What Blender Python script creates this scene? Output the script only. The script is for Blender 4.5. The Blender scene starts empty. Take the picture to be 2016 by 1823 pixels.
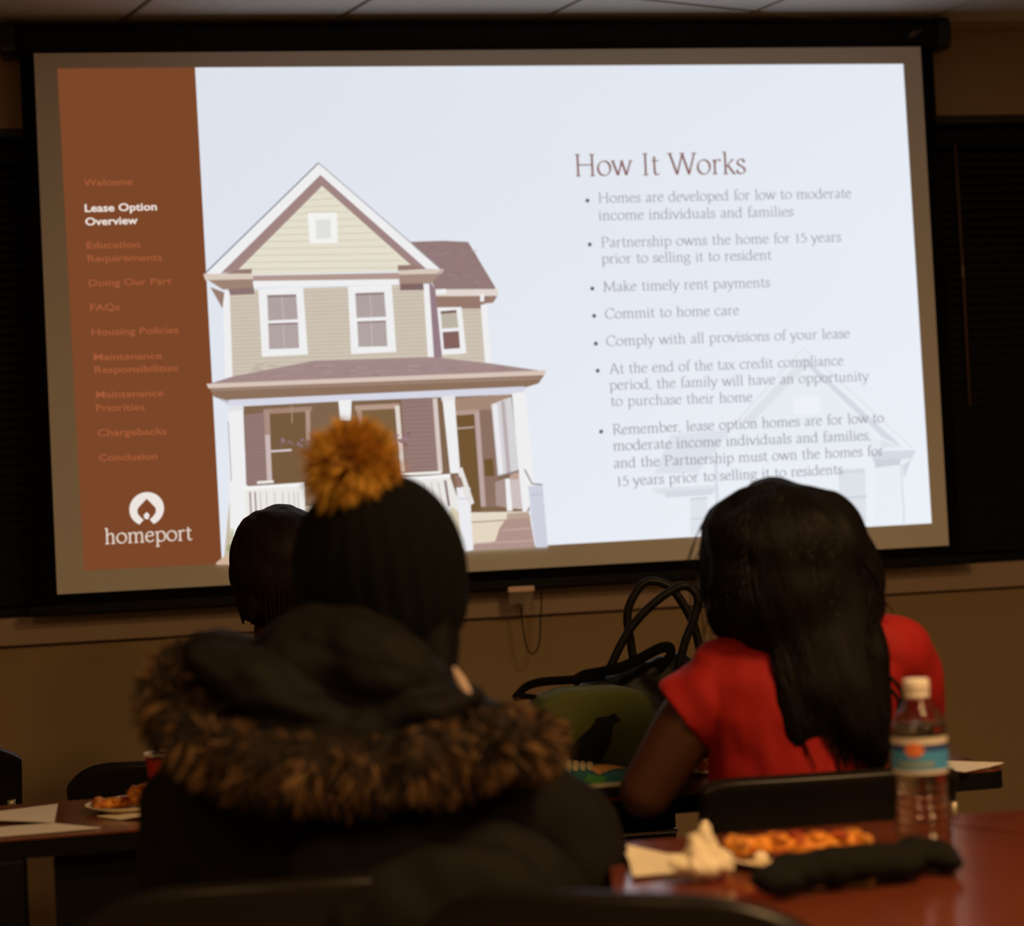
import bpy, bmesh, math, random
from mathutils import Vector, Matrix, noise
random.seed(7)
R = math.radians
SC = bpy.context.scene
COL = SC.collection

# ------------------------------------------------------------------ camera
F = 3800.0                                   # focal length in pixels of the 2016x1823 frame
CX, CY = 1008.0, 911.5
CAM = Vector((-0.8994, -5.0423, 1.17))
FW = Vector((0.17357958, 0.98439075, 0.02906852))
RT = Vector((0.98381354, -0.17199265, -0.05029355))
UP = Vector((0.04450893, -0.03732794, 0.99831136))
cd = bpy.data.cameras.new('camera')
cam = bpy.data.objects.new('camera', cd)
COL.objects.link(cam)
M = Matrix.Identity(4)
for i in range(3):
    M[i][0], M[i][1], M[i][2], M[i][3] = RT[i], UP[i], -FW[i], CAM[i]
cam.matrix_world = M
cd.sensor_fit = 'HORIZONTAL'
cd.sensor_width = 36.0
cd.lens = F / 2016.0 * 36.0
cd.clip_start = 0.05
cd.dof.use_dof = True
cd.dof.focus_distance = 3.85
cd.dof.aperture_fstop = 2.9
SC.camera = cam

# ------------------------------------------------------------------ world, light, exposure
w = bpy.data.worlds.new('night')
SC.world = w
w.use_nodes = True
w.node_tree.nodes['Background'].inputs[0].default_value = (0.010, 0.008, 0.006, 1)
w.node_tree.nodes['Background'].inputs[1].default_value = 0.1
SC.view_settings.view_transform = 'Standard'
SC.view_settings.look = 'None'
SC.view_settings.exposure = 0.0
SC.view_settings.gamma = 1.0
SC.view_settings.use_curve_mapping = False
WARM = (1.0, 0.60, 0.26)
# the lit troffers of the rear half of the room (their fixtures are built with the ceiling)
LIGHTS = [((0.45, -3.65), 38.0), ((-1.75, -5.0), 27.0), ((0.9, -6.0), 43.0)]
for (lx, ly), power in LIGHTS:
    ld = bpy.data.lights.new('troffer_lamp', 'AREA')
    ld.shape = 'RECTANGLE'
    ld.size, ld.size_y = 0.5, 0.5
    ld.energy = power
    ld.color = WARM
    lo = bpy.data.objects.new('troffer_lamp', ld)
    lo.location = (lx, ly, 2.485)
    COL.objects.link(lo)

# ------------------------------------------------------------------ helpers
def lin(c):
    c = c / 255.0
    return c / 12.92 if c <= 0.04045 else ((c + 0.055) / 1.055) ** 2.4
def rgb(r, g, b):
    return (lin(r), lin(g), lin(b))
def ray(px, py):
    return FW + RT * ((px - CX) / F) - UP * ((py - CY) / F)
def P(px, py, d):
    return CAM + ray(px, py) * d
def on_z(px, py, z):
    r = ray(px, py)
    return CAM + r * ((z - CAM.z) / r.z)
def on_y(px, py, y):
    r = ray(px, py)
    return CAM + r * ((y - CAM.y) / r.y)

MATS = {}
def mat(name, col, rough=0.6, metal=0.0, spec=0.5, noise_scale=None, noise_amt=0.15, bump=0.0, bump_scale=200.0,
        trans=0.0, ior=1.45, sheen=0.0, coat=0.0, col2=None):
    if name in MATS:
        return MATS[name]
    m = bpy.data.materials.new(name)
    m.use_nodes = True
    nt = m.node_tree
    b = nt.nodes['Principled BSDF']
    b.inputs['Base Color'].default_value = (*col, 1)
    b.inputs['Roughness'].default_value = rough
    b.inputs['Metallic'].default_value = metal
    b.inputs['Specular IOR Level'].default_value = spec
    b.inputs['IOR'].default_value = ior
    b.inputs['Transmission Weight'].default_value = trans
    b.inputs['Sheen Weight'].default_value = sheen
    b.inputs['Coat Weight'].default_value = coat
    tc = nt.nodes.new('ShaderNodeTexCoord')
    if noise_scale:
        n = nt.nodes.new('ShaderNodeTexNoise')
        n.inputs['Scale'].default_value = noise_scale
        n.inputs['Detail'].default_value = 5
        nt.links.new(tc.outputs['Object'], n.inputs['Vector'])
        mx = nt.nodes.new('ShaderNodeMix')
        mx.data_type = 'RGBA'
        mx.inputs[6].default_value = (*[c * (1 - noise_amt) for c in col], 1)
        mx.inputs[7].default_value = (*[min(1, c * (1 + noise_amt)) for c in col], 1)
        if col2:
            mx.inputs[6].default_value = (*col, 1)
            mx.inputs[7].default_value = (*col2, 1)
            mr = nt.nodes.new('ShaderNodeMapRange')
            mr.inputs['From Min'].default_value = 0.45
            mr.inputs['From Max'].default_value = 0.62
            nt.links.new(n.outputs['Fac'], mr.inputs['Value'])
            nt.links.new(mr.outputs['Result'], mx.inputs[0])
        else:
            nt.links.new(n.outputs['Fac'], mx.inputs[0])
        nt.links.new(mx.outputs[2], b.inputs['Base Color'])
    if bump:
        n2 = nt.nodes.new('ShaderNodeTexNoise')
        n2.inputs['Scale'].default_value = bump_scale
        n2.inputs['Detail'].default_value = 4
        nt.links.new(tc.outputs['Object'], n2.inputs['Vector'])
        bp = nt.nodes.new('ShaderNodeBump')
        bp.inputs['Strength'].default_value = bump
        bp.inputs['Distance'].default_value = 0.002
        nt.links.new(n2.outputs['Fac'], bp.inputs['Height'])
        nt.links.new(bp.outputs['Normal'], b.inputs['Normal'])
    MATS[name] = m
    return m

def mat_attr(name, rough=0.8, emit=False, sheen=0.0):
    """colour from the mesh's own colour attribute; for the projected slide it is the projector's light on white cloth"""
    if name in MATS:
        return MATS[name]
    m = bpy.data.materials.new(name)
    m.use_nodes = True
    nt = m.node_tree
    b = nt.nodes['Principled BSDF']
    a = nt.nodes.new('ShaderNodeAttribute')
    a.attribute_name = 'Col'
    b.inputs['Roughness'].default_value = rough
    b.inputs['Sheen Weight'].default_value = sheen
    if emit:
        b.inputs['Base Color'].default_value = (0, 0, 0, 1)
        b.inputs['Specular IOR Level'].default_value = 0.0
        b.inputs['Emission Strength'].default_value = 1.0
        nt.links.new(a.outputs['Color'], b.inputs['Emission Color'])
    else:
        b.inputs['Specular IOR Level'].default_value = 0.25
        nt.links.new(a.outputs['Color'], b.inputs['Base Color'])
    MATS[name] = m
    return m

LOCAL = set()          # things whose parts are modelled in the thing's own coordinates
def link(name, me, m=None, parent=None, smooth=False):
    o = bpy.data.objects.new(name, me)
    if m is not None and len(me.materials) == 0:
        me.materials.append(m)
    if smooth:
        for p in me.polygons:
            p.use_smooth = True
    COL.objects.link(o)
    if parent is not None:
        o.parent = parent
        o.matrix_parent_inverse = Matrix.Translation(-Vector(parent.location)) if parent.type == 'EMPTY' and parent.name not in LOCAL else Matrix.Identity(4)
    return o
def obj(name, bm, m, parent=None, smooth=False):
    me = bpy.data.meshes.new(name)
    bm.normal_update()
    bm.to_mesh(me)
    bm.free()
    return link(name, me, m, parent, smooth)
def tag(o, label=None, cat=None, group=None, kind=None):
    if label: o['label'] = label
    if cat: o['category'] = cat
    if group: o['group'] = group
    if kind: o['kind'] = kind
    return o
def thing(name, label, cat, loc, group=None, rz=0.0, local=False):
    o = bpy.data.objects.new(name, None)
    o.empty_display_size = 0.05
    o.location = loc
    o.rotation_euler = (0, 0, rz)
    COL.objects.link(o)
    if local:
        LOCAL.add(o.name)
    return tag(o, label, cat, group)

def box(bm, x0, x1, y0, y1, z0, z1, bev=0.0):
    vs = [bm.verts.new(v) for v in ((x0, y0, z0), (x1, y0, z0), (x1, y1, z0), (x0, y1, z0), (x0, y0, z1), (x1, y0, z1), (x1, y1, z1), (x0, y1, z1))]
    fs = [bm.faces.new([vs[i] for i in f]) for f in ((3, 2, 1, 0), (4, 5, 6, 7), (0, 1, 5, 4), (1, 2, 6, 5), (2, 3, 7, 6), (3, 0, 4, 7))]
    if bev:
        es = {e for f in fs for e in f.edges}
        bmesh.ops.bevel(bm, geom=list(es), offset=bev, segments=2, affect='EDGES', profile=0.5)
def boxobj(name, dims, m, parent=None, bev=0.0):
    bm = bmesh.new()
    box(bm, *dims, bev=bev)
    return obj(name, bm, m, parent)
def prism(bm, pts, z0, z1, bev=0.0):
    n = len(pts)
    lo = [bm.verts.new((p[0], p[1], z0)) for p in pts]
    hi = [bm.verts.new((p[0], p[1], z1)) for p in pts]
    bm.faces.new(list(reversed(lo)))
    top = bm.faces.new(hi)
    for i in range(n):
        bm.faces.new((lo[i], lo[(i + 1) % n], hi[(i + 1) % n], hi[i]))
    if bev:
        bmesh.ops.bevel(bm, geom=list(top.edges), offset=bev, segments=2, affect='EDGES')
def round_poly(pts, r, n=6):
    out = []
    k = len(pts)
    for i in range(k):
        p0, p1, p2 = Vector(pts[i - 1]), Vector(pts[i]), Vector(pts[(i + 1) % k])
        a, b = (p0 - p1).normalized(), (p2 - p1).normalized()
        t = min(r, (p0 - p1).length * 0.45, (p2 - p1).length * 0.45)
        q0, q1 = p1 + a * t, p1 + b * t
        for j in range(n + 1):
            s = j / n
            out.append(tuple(q0 * (1 - s) ** 2 + p1 * 2 * s * (1 - s) + q1 * s * s))
    return out
def spline(pts, n=8, closed=False):
    pts = [Vector(p) for p in pts]
    k = len(pts)
    out = []
    rng = range(k) if closed else range(k - 1)
    for i in rng:
        if closed:
            a, b, c, d = pts[i - 1], pts[i], pts[(i + 1) % k], pts[(i + 2) % k]
        else:
            a, b, c, d = pts[max(0, i - 1)], pts[i], pts[i + 1], pts[min(k - 1, i + 2)]
        for j in range(n):
            t = j / n
            out.append(0.5 * ((2 * b) + (c - a) * t + (2 * a - 5 * b + 4 * c - d) * t * t + (3 * b - a - 3 * c + d) * t ** 3))
    if not closed:
        out.append(pts[-1].copy())
    return out
def tube(bm, pts, r, seg=10, closed=False, flat=None):
    """sweep a circle (radius r or a list of radii) along points; flat = (width factor) squashes it into a strap"""
    pts = [Vector(p) for p in pts]
    n = len(pts)
    rings = []
    up = None
    for i, p in enumerate(pts):
        if closed:
            t = (pts[(i + 1) % n] - pts[i - 1])
        else:
            t = pts[min(n - 1, i + 1)] - pts[max(0, i - 1)]
        t = t.normalized() if t.length > 1e-9 else Vector((0, 0, 1))
        if up is None:
            up = Vector((0, 0, 1)) if abs(t.z) < 0.9 else Vector((0, 1, 0))
        side = t.cross(up)
        side = side.normalized() if side.length > 1e-6 else t.orthogonal().normalized()
        up = side.cross(t).normalized()
        rr = r[i] if isinstance(r, (list, tuple)) else r
        fx = flat if flat else 1.0
        rings.append([bm.verts.new(p + side * (math.cos(a) * rr * fx) + up * (math.sin(a) * rr)) for a in [2 * math.pi * k / seg for k in range(seg)]])
    m = n if closed else n - 1
    for i in range(m):
        A, B = rings[i], rings[(i + 1) % n]
        for k in range(seg):
            bm.faces.new((A[k], A[(k + 1) % seg], B[(k + 1) % seg], B[k]))
    if not closed:
        bm.faces.new(list(reversed(rings[0])))
        bm.faces.new(rings[-1])
def tubeobj(name, pts, r, m, parent=None, seg=10, closed=False, flat=None):
    bm = bmesh.new()
    tube(bm, pts, r, seg, closed, flat)
    return obj(name, bm, m, parent, True)
def lathe(bm, prof, c=(0, 0, 0), seg=32, cap=True, a0=0.0, a1=None):
    full = a1 is None
    a1 = a0 + 2 * math.pi if full else a1
    ns = seg if full else seg + 1
    rings = []
    for (r, z) in prof:
        rings.append([bm.verts.new((c[0] + r * math.cos(a0 + (a1 - a0) * k / seg), c[1] + r * math.sin(a0 + (a1 - a0) * k / seg), c[2] + z)) for k in range(ns)])
    for A, B in zip(rings, rings[1:]):
        for k in range(seg):
            k2 = (k + 1) % ns
            bm.faces.new((A[k], A[k2], B[k2], B[k]))
    if cap and full:
        bm.faces.new(list(reversed(rings[0])))
        bm.faces.new(rings[-1])
def ellip(bm, c, r, rot=None, seg=20):
    r = (r, r, r) if isinstance(r, (int, float)) else r
    mtx = Matrix.Translation(c) @ (rot.to_4x4() if rot else Matrix.Identity(4)) @ Matrix.Diagonal((*r, 1))
    bmesh.ops.create_uvsphere(bm, u_segments=seg, v_segments=seg * 2 // 3, radius=1.0, matrix=mtx)
def capsule(bm, p0, r0, p1, r1, seg=14):
    p0, p1 = Vector(p0), Vector(p1)
    ax = (p1 - p0)
    L = ax.length
    ax.normalize()
    pts, rr = [], []
    for k in range(5):
        a = math.pi / 2 * (1 - k / 4) * 0.98
        pts.append(p0 - ax * (r0 * math.sin(a))); rr.append(max(1e-4, r0 * math.cos(a)))
    for k in range(5):
        a = math.pi / 2 * (k / 4) * 0.98
        pts.append(p1 + ax * (r1 * math.sin(a))); rr.append(max(1e-4, r1 * math.cos(a)))
    tube(bm, pts, rr, seg)
def limb(bm, pts, rs):
    for i in range(len(pts) - 1):
        capsule(bm, pts[i], rs[i], pts[i + 1], rs[i + 1])
def loft(bm, stations, seg=24):
    """stations: (centre, half width along side axis, half depth, side axis)"""
    rings = []
    for c, rx, ry, sx in stations:
        c = Vector(c); sx = Vector(sx).normalized(); fy = Vector((-sx.y, sx.x, 0))
        rings.append([bm.verts.new(c + sx * (rx * math.cos(a)) + fy * (ry * math.sin(a))) for a in [2 * math.pi * k / seg for k in range(seg)]])
    for A, B in zip(rings, rings[1:]):
        for k in range(seg):
            bm.faces.new((A[k], A[(k + 1) % seg], B[(k + 1) % seg], B[k]))
    bm.faces.new(list(reversed(rings[0])))
    bm.faces.new(rings[-1])
def blob(name, bm, m, parent=None, vox=0.007, smooth=6, wrinkle=None):
    """merge overlapping closed shapes into one continuous skin"""
    me = bpy.data.meshes.new(name + '_raw')
    bm.normal_update()
    bmesh.ops.recalc_face_normals(bm, faces=bm.faces)
    bm.to_mesh(me)
    bm.free()
    o = bpy.data.objects.new(name + '_raw', me)
    COL.objects.link(o)
    md = o.modifiers.new('r', 'REMESH')
    md.mode = 'VOXEL'
    md.voxel_size = vox
    if smooth:
        s = o.modifiers.new('s', 'SMOOTH')
        s.factor = 0.5
        s.iterations = smooth
    dg = bpy.context.evaluated_depsgraph_get()
    out = bpy.data.meshes.new_from_object(o.evaluated_get(dg))
    bpy.data.objects.remove(o)
    bpy.data.meshes.remove(me)
    if wrinkle:
        amp, sc, st = wrinkle
        out.update()
        nrm = [v.normal.copy() for v in out.vertices]
        for v, nn in zip(out.vertices, nrm):
            q = Vector((v.co.x * 0.83 + v.co.y * 0.47 + v.co.z * 0.22, -v.co.x * 0.41 + v.co.y * 0.86 - v.co.z * 0.19, (v.co.z + v.co.x * 0.3 - v.co.y * 0.17) * st)) * sc
            k = noise.noise(q) + 0.5 * noise.noise(q * 2.3)
            v.co += nn * (amp * k)
    out.materials.clear()
    out.name = name
    return link(name, out, m, parent, True)
def modmesh(o, *mods):
    for kind, kw in mods:
        md = o.modifiers.new(kind.lower(), kind)
        for k, v in kw.items():
            setattr(md, k, v)
    dg = bpy.context.evaluated_depsgraph_get()
    me = bpy.data.meshes.new_from_object(o.evaluated_get(dg))
    old = o.data
    o.modifiers.clear()
    o.data = me
    bpy.data.meshes.remove(old)
    for p in me.polygons:
        p.use_smooth = True
    return o
def strands(name, roots, m, parent=None, width=0.0014, segs=3):
    """roots: (position, direction, length, colour, curl vector) -> tapering blades in one mesh"""
    vs, fs, cs = [], [], []
    for p, d, L, c, curl in roots:
        d = d.normalized()
        side = d.cross(Vector((random.gauss(0, 1), random.gauss(0, 1), random.gauss(0, 1))))
        if side.length < 1e-6:
            continue
        side.normalize()
        b = len(vs)
        for k in range(segs):
            t = k / segs
            q = p + d * (L * t) + curl * (t * t)
            ww = width * (1 - 0.6 * t)
            vs += [q - side * ww, q + side * ww]
            cs += [c * (0.65 + 0.45 * t)] * 2
        vs.append(p + d * L + curl)
        cs.append(c * 1.15)
        for k in range(segs - 1):
            i = b + 2 * k
            fs.append((i, i + 1, i + 3, i + 2))
        i = b + 2 * (segs - 1)
        fs.append((i, i + 1, i + 2))
    me = bpy.data.meshes.new(name)
    me.from_pydata([tuple(v) for v in vs], [], fs)
    at = me.color_attributes.new('Col', 'FLOAT_COLOR', 'POINT')
    flat = []
    for c in cs:
        flat += [c[0], c[1], c[2], 1.0]
    at.data.foreach_set('color', flat)
    return link(name, me, m, parent, True)
def copy_tree(o, parent=None):
    c = o.copy()
    COL.objects.link(c)
    c.parent = parent
    for ch in list(o.children):
        copy_tree(ch, c)
    return c

# ------------------------------------------------------------------ materials
m_wall = mat('wall_paint', (0.315, 0.225, 0.12), 0.85, noise_scale=1.5, noise_amt=0.05, bump=0.15, bump_scale=400)
m_trim = mat('sill_paint', (0.38, 0.28, 0.20), 0.6, noise_scale=3, noise_amt=0.05)
m_tile = mat('ceiling_tile', (0.66, 0.645, 0.61), 0.95, noise_scale=40, noise_amt=0.08, bump=0.5, bump_scale=350)
m_bar = mat('ceiling_bar', (0.10, 0.08, 0.06), 0.7)
m_carpet = mat('carpet', (0.28, 0.23, 0.18), 0.95, noise_scale=60, noise_amt=0.4, bump=0.8, bump_scale=600)
m_black = mat('black_metal', (0.0018, 0.0018, 0.0018), 0.6, spec=0.25)
m_border = mat('black_cloth', (0.0035, 0.0035, 0.0035), 0.9, spec=0.1)
m_blind = mat('dark_blind', (0.0022, 0.002, 0.0017), 0.6, spec=0.25)
m_frame = mat('dark_window_frame', (0.018, 0.014, 0.010), 0.6)
m_glass = mat('night_glass', (0.004, 0.004, 0.006), 0.15, spec=0.3)
m_screen = mat('screen_cloth', (0.80, 0.80, 0.76), 0.95, spec=0.0)
m_slide = mat_attr('projected_light', 0.95, emit=True)
m_slide.cycles.emission_sampling = 'NONE'
m_slide_bg = mat_attr('projected_white', 0.95, emit=True)
m_alu = mat('satin_metal', (0.55, 0.50, 0.42), 0.35, metal=0.8)
m_plastic = mat('black_plastic', (0.010, 0.010, 0.010), 0.32)
m_edge = mat('table_edge', (0.004, 0.003, 0.003), 0.6, spec=0.15)
m_wood = mat('mahogany_laminate', (0.16, 0.037, 0.018), 0.15, spec=0.8, noise_scale=9, noise_amt=0.25)
m_paper = mat('white_paper', (0.82, 0.76, 0.66), 0.85, noise_scale=8, noise_amt=0.03)
m_napkin = mat('napkin', (0.82, 0.72, 0.54), 0.95, noise_scale=20, noise_amt=0.06)
m_skin = mat('skin_brown', (0.062, 0.021, 0.008), 0.55, noise_scale=15, noise_amt=0.1)
m_hair = mat('hair_black', (0.0028, 0.0018, 0.0015), 0.65, spec=0.2)

# ------------------------------------------------------------------ the room
WALL_Y = 0.10
XL, XR, YB, ZC = -3.3, 3.6, -7.4, 2.518
tag(boxobj('floor', (XL, XR, YB, 0.5, -0.05, 0.0), m_carpet), 'dark brown carpet floor under the tables', 'floor', kind='structure')
SILL0, SILL1, HEAD = 0.903, 0.980, 2.252
bm = bmesh.new()
box(bm, XL, XR, WALL_Y, WALL_Y + 0.25, 0.0, SILL0)
box(bm, XL, XR, WALL_Y, WALL_Y + 0.25, HEAD, ZC + 0.2)
box(bm, XL, -2.55, WALL_Y, WALL_Y + 0.25, SILL0, HEAD)
box(bm, 2.65, XR, WALL_Y, WALL_Y + 0.25, SILL0, HEAD)
tag(obj('wall_back', bm, m_wall), 'tan painted wall behind the projection screen', 'wall', kind='structure')
tag(boxobj('wall_left', (XL - 0.1, XL, YB, WALL_Y + 0.25, 0, ZC + 0.2), m_wall), 'tan painted side wall', 'wall', kind='structure')
tag(boxobj('wall_right', (XR, XR + 0.1, YB, WALL_Y + 0.25, 0, ZC + 0.2), m_wall), 'tan painted side wall', 'wall', kind='structure')
tag(boxobj('wall_rear', (XL, XR, YB - 0.1, YB, 0, ZC + 0.2), m_wall), 'tan painted wall at the far end of the room', 'wall', kind='structure')
bm = bmesh.new()
box(bm, -2.6, 2.7, WALL_Y - 0.022, WALL_Y + 0.16, SILL0 + 0.006, SILL1, bev=0.004)
sill = tag(obj('trim_1', bm, m_trim), 'long painted window sill running under the screen', 'window sill', kind='structure')
tag(boxobj('sill_shadow_strip', (-2.6, 2.7, WALL_Y - 0.006, WALL_Y + 0.02, SILL0 + 0.0005, SILL0 + 0.006), mat('sill_shadow', (0.10, 0.07, 0.04), 0.8)), 'thin dark joint under the window sill', 'trim', kind='structure')  # dark-coloured strip stands in for the shadow line below the projecting sill
tag(boxobj('trim_3', (XL, XR, WALL_Y - 0.014, WALL_Y, ZC - 0.022, ZC), mat('wall_angle', (0.30, 0.22, 0.13), 0.6)), 'thin wall angle under the ceiling edge', 'trim', kind='structure')
tag(boxobj('baseboard_back', (XL, XR, WALL_Y - 0.012, WALL_Y, 0, 0.1), mat('baseboard', (0.03, 0.022, 0.016), 0.6)), 'dark rubber baseboard along the wall', 'baseboard', kind='structure')

# ceiling: long tegular tiles on dark bars that cross the room a little askew of the screen wall
ceil = tag(boxobj('ceiling', (XL, XR, YB, WALL_Y + 0.25, ZC + 0.03, ZC + 0.10), m_bar), 'suspended tile ceiling above the screen', 'ceiling', kind='structure')
dirv = Vector((-0.040, 0.112, 0)).normalized()
nrm = Vector((dirv.y, -dirv.x, 0))
o0 = on_z(262, 25, ZC)
step = (on_z(1480, 25, ZC) - o0).dot(nrm) / 3.0
o0.z = 0
def inside(p):
    return XL + 0.02 < p.x < XR - 0.02 and YB < p.y < WALL_Y
from itertools import product
for i, j in product(range(-9, 15), range(-8, 3)):
    a0, a1 = i * step + 0.008, (i + 1) * step - 0.008
    b0, b1 = j * 1.2 - 0.55 + 0.008, (j + 1) * 1.2 - 0.55 - 0.008
    quad = [o0 + nrm * a + dirv * b for a, b in ((a0, b0), (a1, b0), (a1, b1), (a0, b1))]
    # clip the tile to the room
    poly = [(q.x, q.y) for q in quad]
    for ax, lim, sgn in ((0, XL + 0.01, 1), (0, XR - 0.01, -1), (1, YB + 0.01, 1), (1, WALL_Y - 0.004, -1)):
        out = []
        for k in range(len(poly)):
            p, q = poly[k - 1], poly[k]
            dp, dq = (p[ax] - lim) * sgn, (q[ax] - lim) * sgn
            if (dp >= 0) != (dq >= 0):
                t = dp / (dp - dq)
                out.append((p[0] + (q[0] - p[0]) * t, p[1] + (q[1] - p[1]) * t))
            if dq >= 0:
                out.append(q)
        poly = out
        if len(poly) < 3:
            break
    if len(poly) < 3:
        continue
    area = 0.5 * abs(sum(poly[k - 1][0] * poly[k][1] - poly[k][0] * poly[k - 1][1] for k in range(len(poly))))
    if area < 0.004:
        continue
    if sum(poly[k - 1][0] * poly[k][1] - poly[k][0] * poly[k - 1][1] for k in range(len(poly))) < 0:
        poly = poly[::-1]
    bm = bmesh.new()
    prism(bm, poly, ZC, ZC + 0.03)
    obj('ceiling_tile', bm, m_tile, ceil)
# the fixtures that hold the lit lamps
m_diff = bpy.data.materials.new('lamp_diffuser')
m_diff.use_nodes = True
m_diff.node_tree.nodes['Principled BSDF'].inputs['Emission Color'].default_value = (*WARM, 1)
m_diff.node_tree.nodes['Principled BSDF'].inputs['Emission Strength'].default_value = 3.0
for k, ((lx, ly), pw) in enumerate(LIGHTS):
    t = thing('ceiling_light', ['square warm ceiling light over the red-brown table', 'square warm ceiling light towards the side wall', 'square warm ceiling light at the rear of the room'][k], 'ceiling light', (lx, ly, ZC), 'lit ceiling lights')
    bm = bmesh.new()
    for d in ((-0.3, 0.3, -0.3, -0.27), (-0.3, 0.3, 0.27, 0.3), (-0.3, -0.27, -0.27, 0.27), (0.27, 0.3, -0.27, 0.27)):
        box(bm, lx + d[0], lx + d[1], ly + d[2], ly + d[3], ZC - 0.02, ZC)
    obj('frame', bm, mat('lamp_frame', (0.6, 0.6, 0.6), 0.5), t)
    boxobj('diffuser', (lx - 0.27, lx + 0.27, ly - 0.27, ly + 0.27, ZC - 0.008, ZC - 0.002), m_diff, t)

# windows in the long opening, closed dark blinds in front of them
WX = [(-2.55, -0.03), (0.03, 2.65)]
for k, (x0, x1) in enumerate(WX):
    wn = boxobj('window_%d' % (k + 1), (x0, x1, WALL_Y + 0.19, WALL_Y + 0.20, SILL1, HEAD), m_glass)
    tag(wn, ['dark night window behind the blind on the far side of the sidebar', 'dark night window beside the bulleted half of the screen'][k], 'window', kind='structure')
    bm = bmesh.new()
    for d in ((x0, x0 + 0.05, SILL1, HEAD), (x1 - 0.05, x1, SILL1, HEAD), (x0 + 0.05, x1 - 0.05, SILL1, SILL1 + 0.05), (x0 + 0.05, x1 - 0.05, HEAD - 0.05, HEAD)):
        box(bm, d[0], d[1], WALL_Y + 0.13, WALL_Y + 0.21, d[2], d[3])
    obj('window_frame', bm, m_frame, wn)
tag(boxobj('trim_4', (-0.03, 0.03, WALL_Y + 0.06, WALL_Y + 0.25, SILL1, HEAD), m_frame), 'dark mullion between the two windows', 'trim', kind='structure')
tag(boxobj('trim_5', (-2.55, 2.65, WALL_Y + 0.004, WALL_Y + 0.12, HEAD - 0.022, HEAD), m_frame), 'dark window head above the blinds', 'trim', kind='structure')
slat_me = None
for k, (x0, x1) in enumerate(WX):
    t = thing('window_blind', ['closed dark slatted blind beside the brown sidebar of the slide', 'closed dark slatted blind beside the bulleted side of the screen'][k], 'blind', ((x0 + x1) / 2, WALL_Y + 0.06, HEAD - 0.03), 'dark window blinds')
    boxobj('headrail', (x0 + 0.01, x1 - 0.01, WALL_Y + 0.04, WALL_Y + 0.085, HEAD - 0.085, HEAD - 0.03), m_blind, t, bev=0.004)
    if slat_me is None:
        bm = bmesh.new()
        L = 1.24
        A = [bm.verts.new((-L, y, z)) for y, z in ((-0.006, -0.0135), (-0.007, 0.0), (-0.001, 0.0135), (0.0, 0.0135), (-0.005, 0.0), (-0.005, -0.0135))]
        B = [bm.verts.new((L, v.co.y, v.co.z)) for v in A]
        for q in range(6):
            bm.faces.new((A[q], A[(q + 1) % 6], B[(q + 1) % 6], B[q]))
        bm.faces.new(A[::-1]); bm.faces.new(B)
        slat_me = bpy.data.meshes.new('slat')
        bmesh.ops.recalc_face_normals(bm, faces=bm.faces)
        bm.to_mesh(slat_me); bm.free()
        slat_me.materials.append(m_blind)
    z = HEAD - 0.10
    while z > SILL1 + 0.03:
        s = bpy.data.objects.new('slat', slat_me)
        COL.objects.link(s)
        s.parent = t
        s.location = Vector(((x0 + x1) / 2, WALL_Y + 0.066, z)) - t.location
        z -= 0.0245
    boxobj('bottom_rail', (x0 + 0.02, x1 - 0.02, WALL_Y + 0.055, WALL_Y + 0.075, SILL1 + 0.004, SILL1 + 0.022), m_blind, t)
    if k == 1:
        a, b = on_y(1880, 285, WALL_Y + 0.030), on_y(1907, 800, WALL_Y + 0.030)
        tubeobj('tilt_wand', [Vector((a.x, a.y, a.z)), Vector((a.x + 0.002, a.y, (a.z + b.z) / 2)), Vector((a.x + 0.0, a.y, b.z))], 0.0042, mat('clear_wand', (0.13, 0.07, 0.045), 0.12), t, seg=8)

# ------------------------------------------------------------------ projection screen
SY = 0.0                                        # plane of the screen cloth
scr = thing('projection_screen', 'large wall-mounted pull-down projection screen in black casing showing a slide', 'screen', (0, SY, 1.73))
Wd, Hh, ZM = 2.4, 1.3866, 1.7305
bm = bmesh.new()
zc = 2.463
prof = [(-0.040, -0.020), (-0.030, -0.038), (0.030, -0.038), (0.040, -0.026), (0.040, 0.026), (0.030, 0.037), (-0.026, 0.037), (-0.040, 0.022)]
A = [bm.verts.new((-1.262, SY + 0.03 + y, zc + z)) for y, z in prof]
B = [bm.verts.new((1.262, SY + 0.03 + y, zc + z)) for y, z in prof]
for i in range(len(prof)):
    bm.faces.new((A[i], B[i], B[(i + 1) % len(prof)], A[(i + 1) % len(prof)]))
bmesh.ops.recalc_face_normals(bm, faces=bm.faces)
casing = obj('casing', bm, m_black, scr)
for x0, x1 in ((-1.288, -1.245), (1.248, 1.291)):
    bm = bmesh.new()
    pts = round_poly([(-0.046, -0.044), (0.046, -0.044), (0.046, 0.043), (-0.046, 0.043)], 0.022)
    A = [bm.verts.new((x0 if x0 > 0 else x1, SY + 0.03 + y, zc + z)) for y, z in pts]
    B = [bm.verts.new((x1 - 0.008 if x0 > 0 else x0 + 0.008, SY + 0.03 + y, zc + z)) for y, z in pts]
    C_ = [bm.verts.new((x1 if x0 > 0 else x0, SY + 0.03 + y * 0.75, zc + z * 0.75)) for y, z in pts]
    n = len(pts)
    for U, V in ((A, B), (B, C_)):
        for i in range(n):
            bm.faces.new((U[i], U[(i + 1) % n], V[(i + 1) % n], V[i]))
    bm.faces.new(A); bm.faces.new(C_)
    bmesh.ops.recalc_face_normals(bm, faces=bm.faces)
    obj('end_cap', bm, m_plastic, scr)
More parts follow.
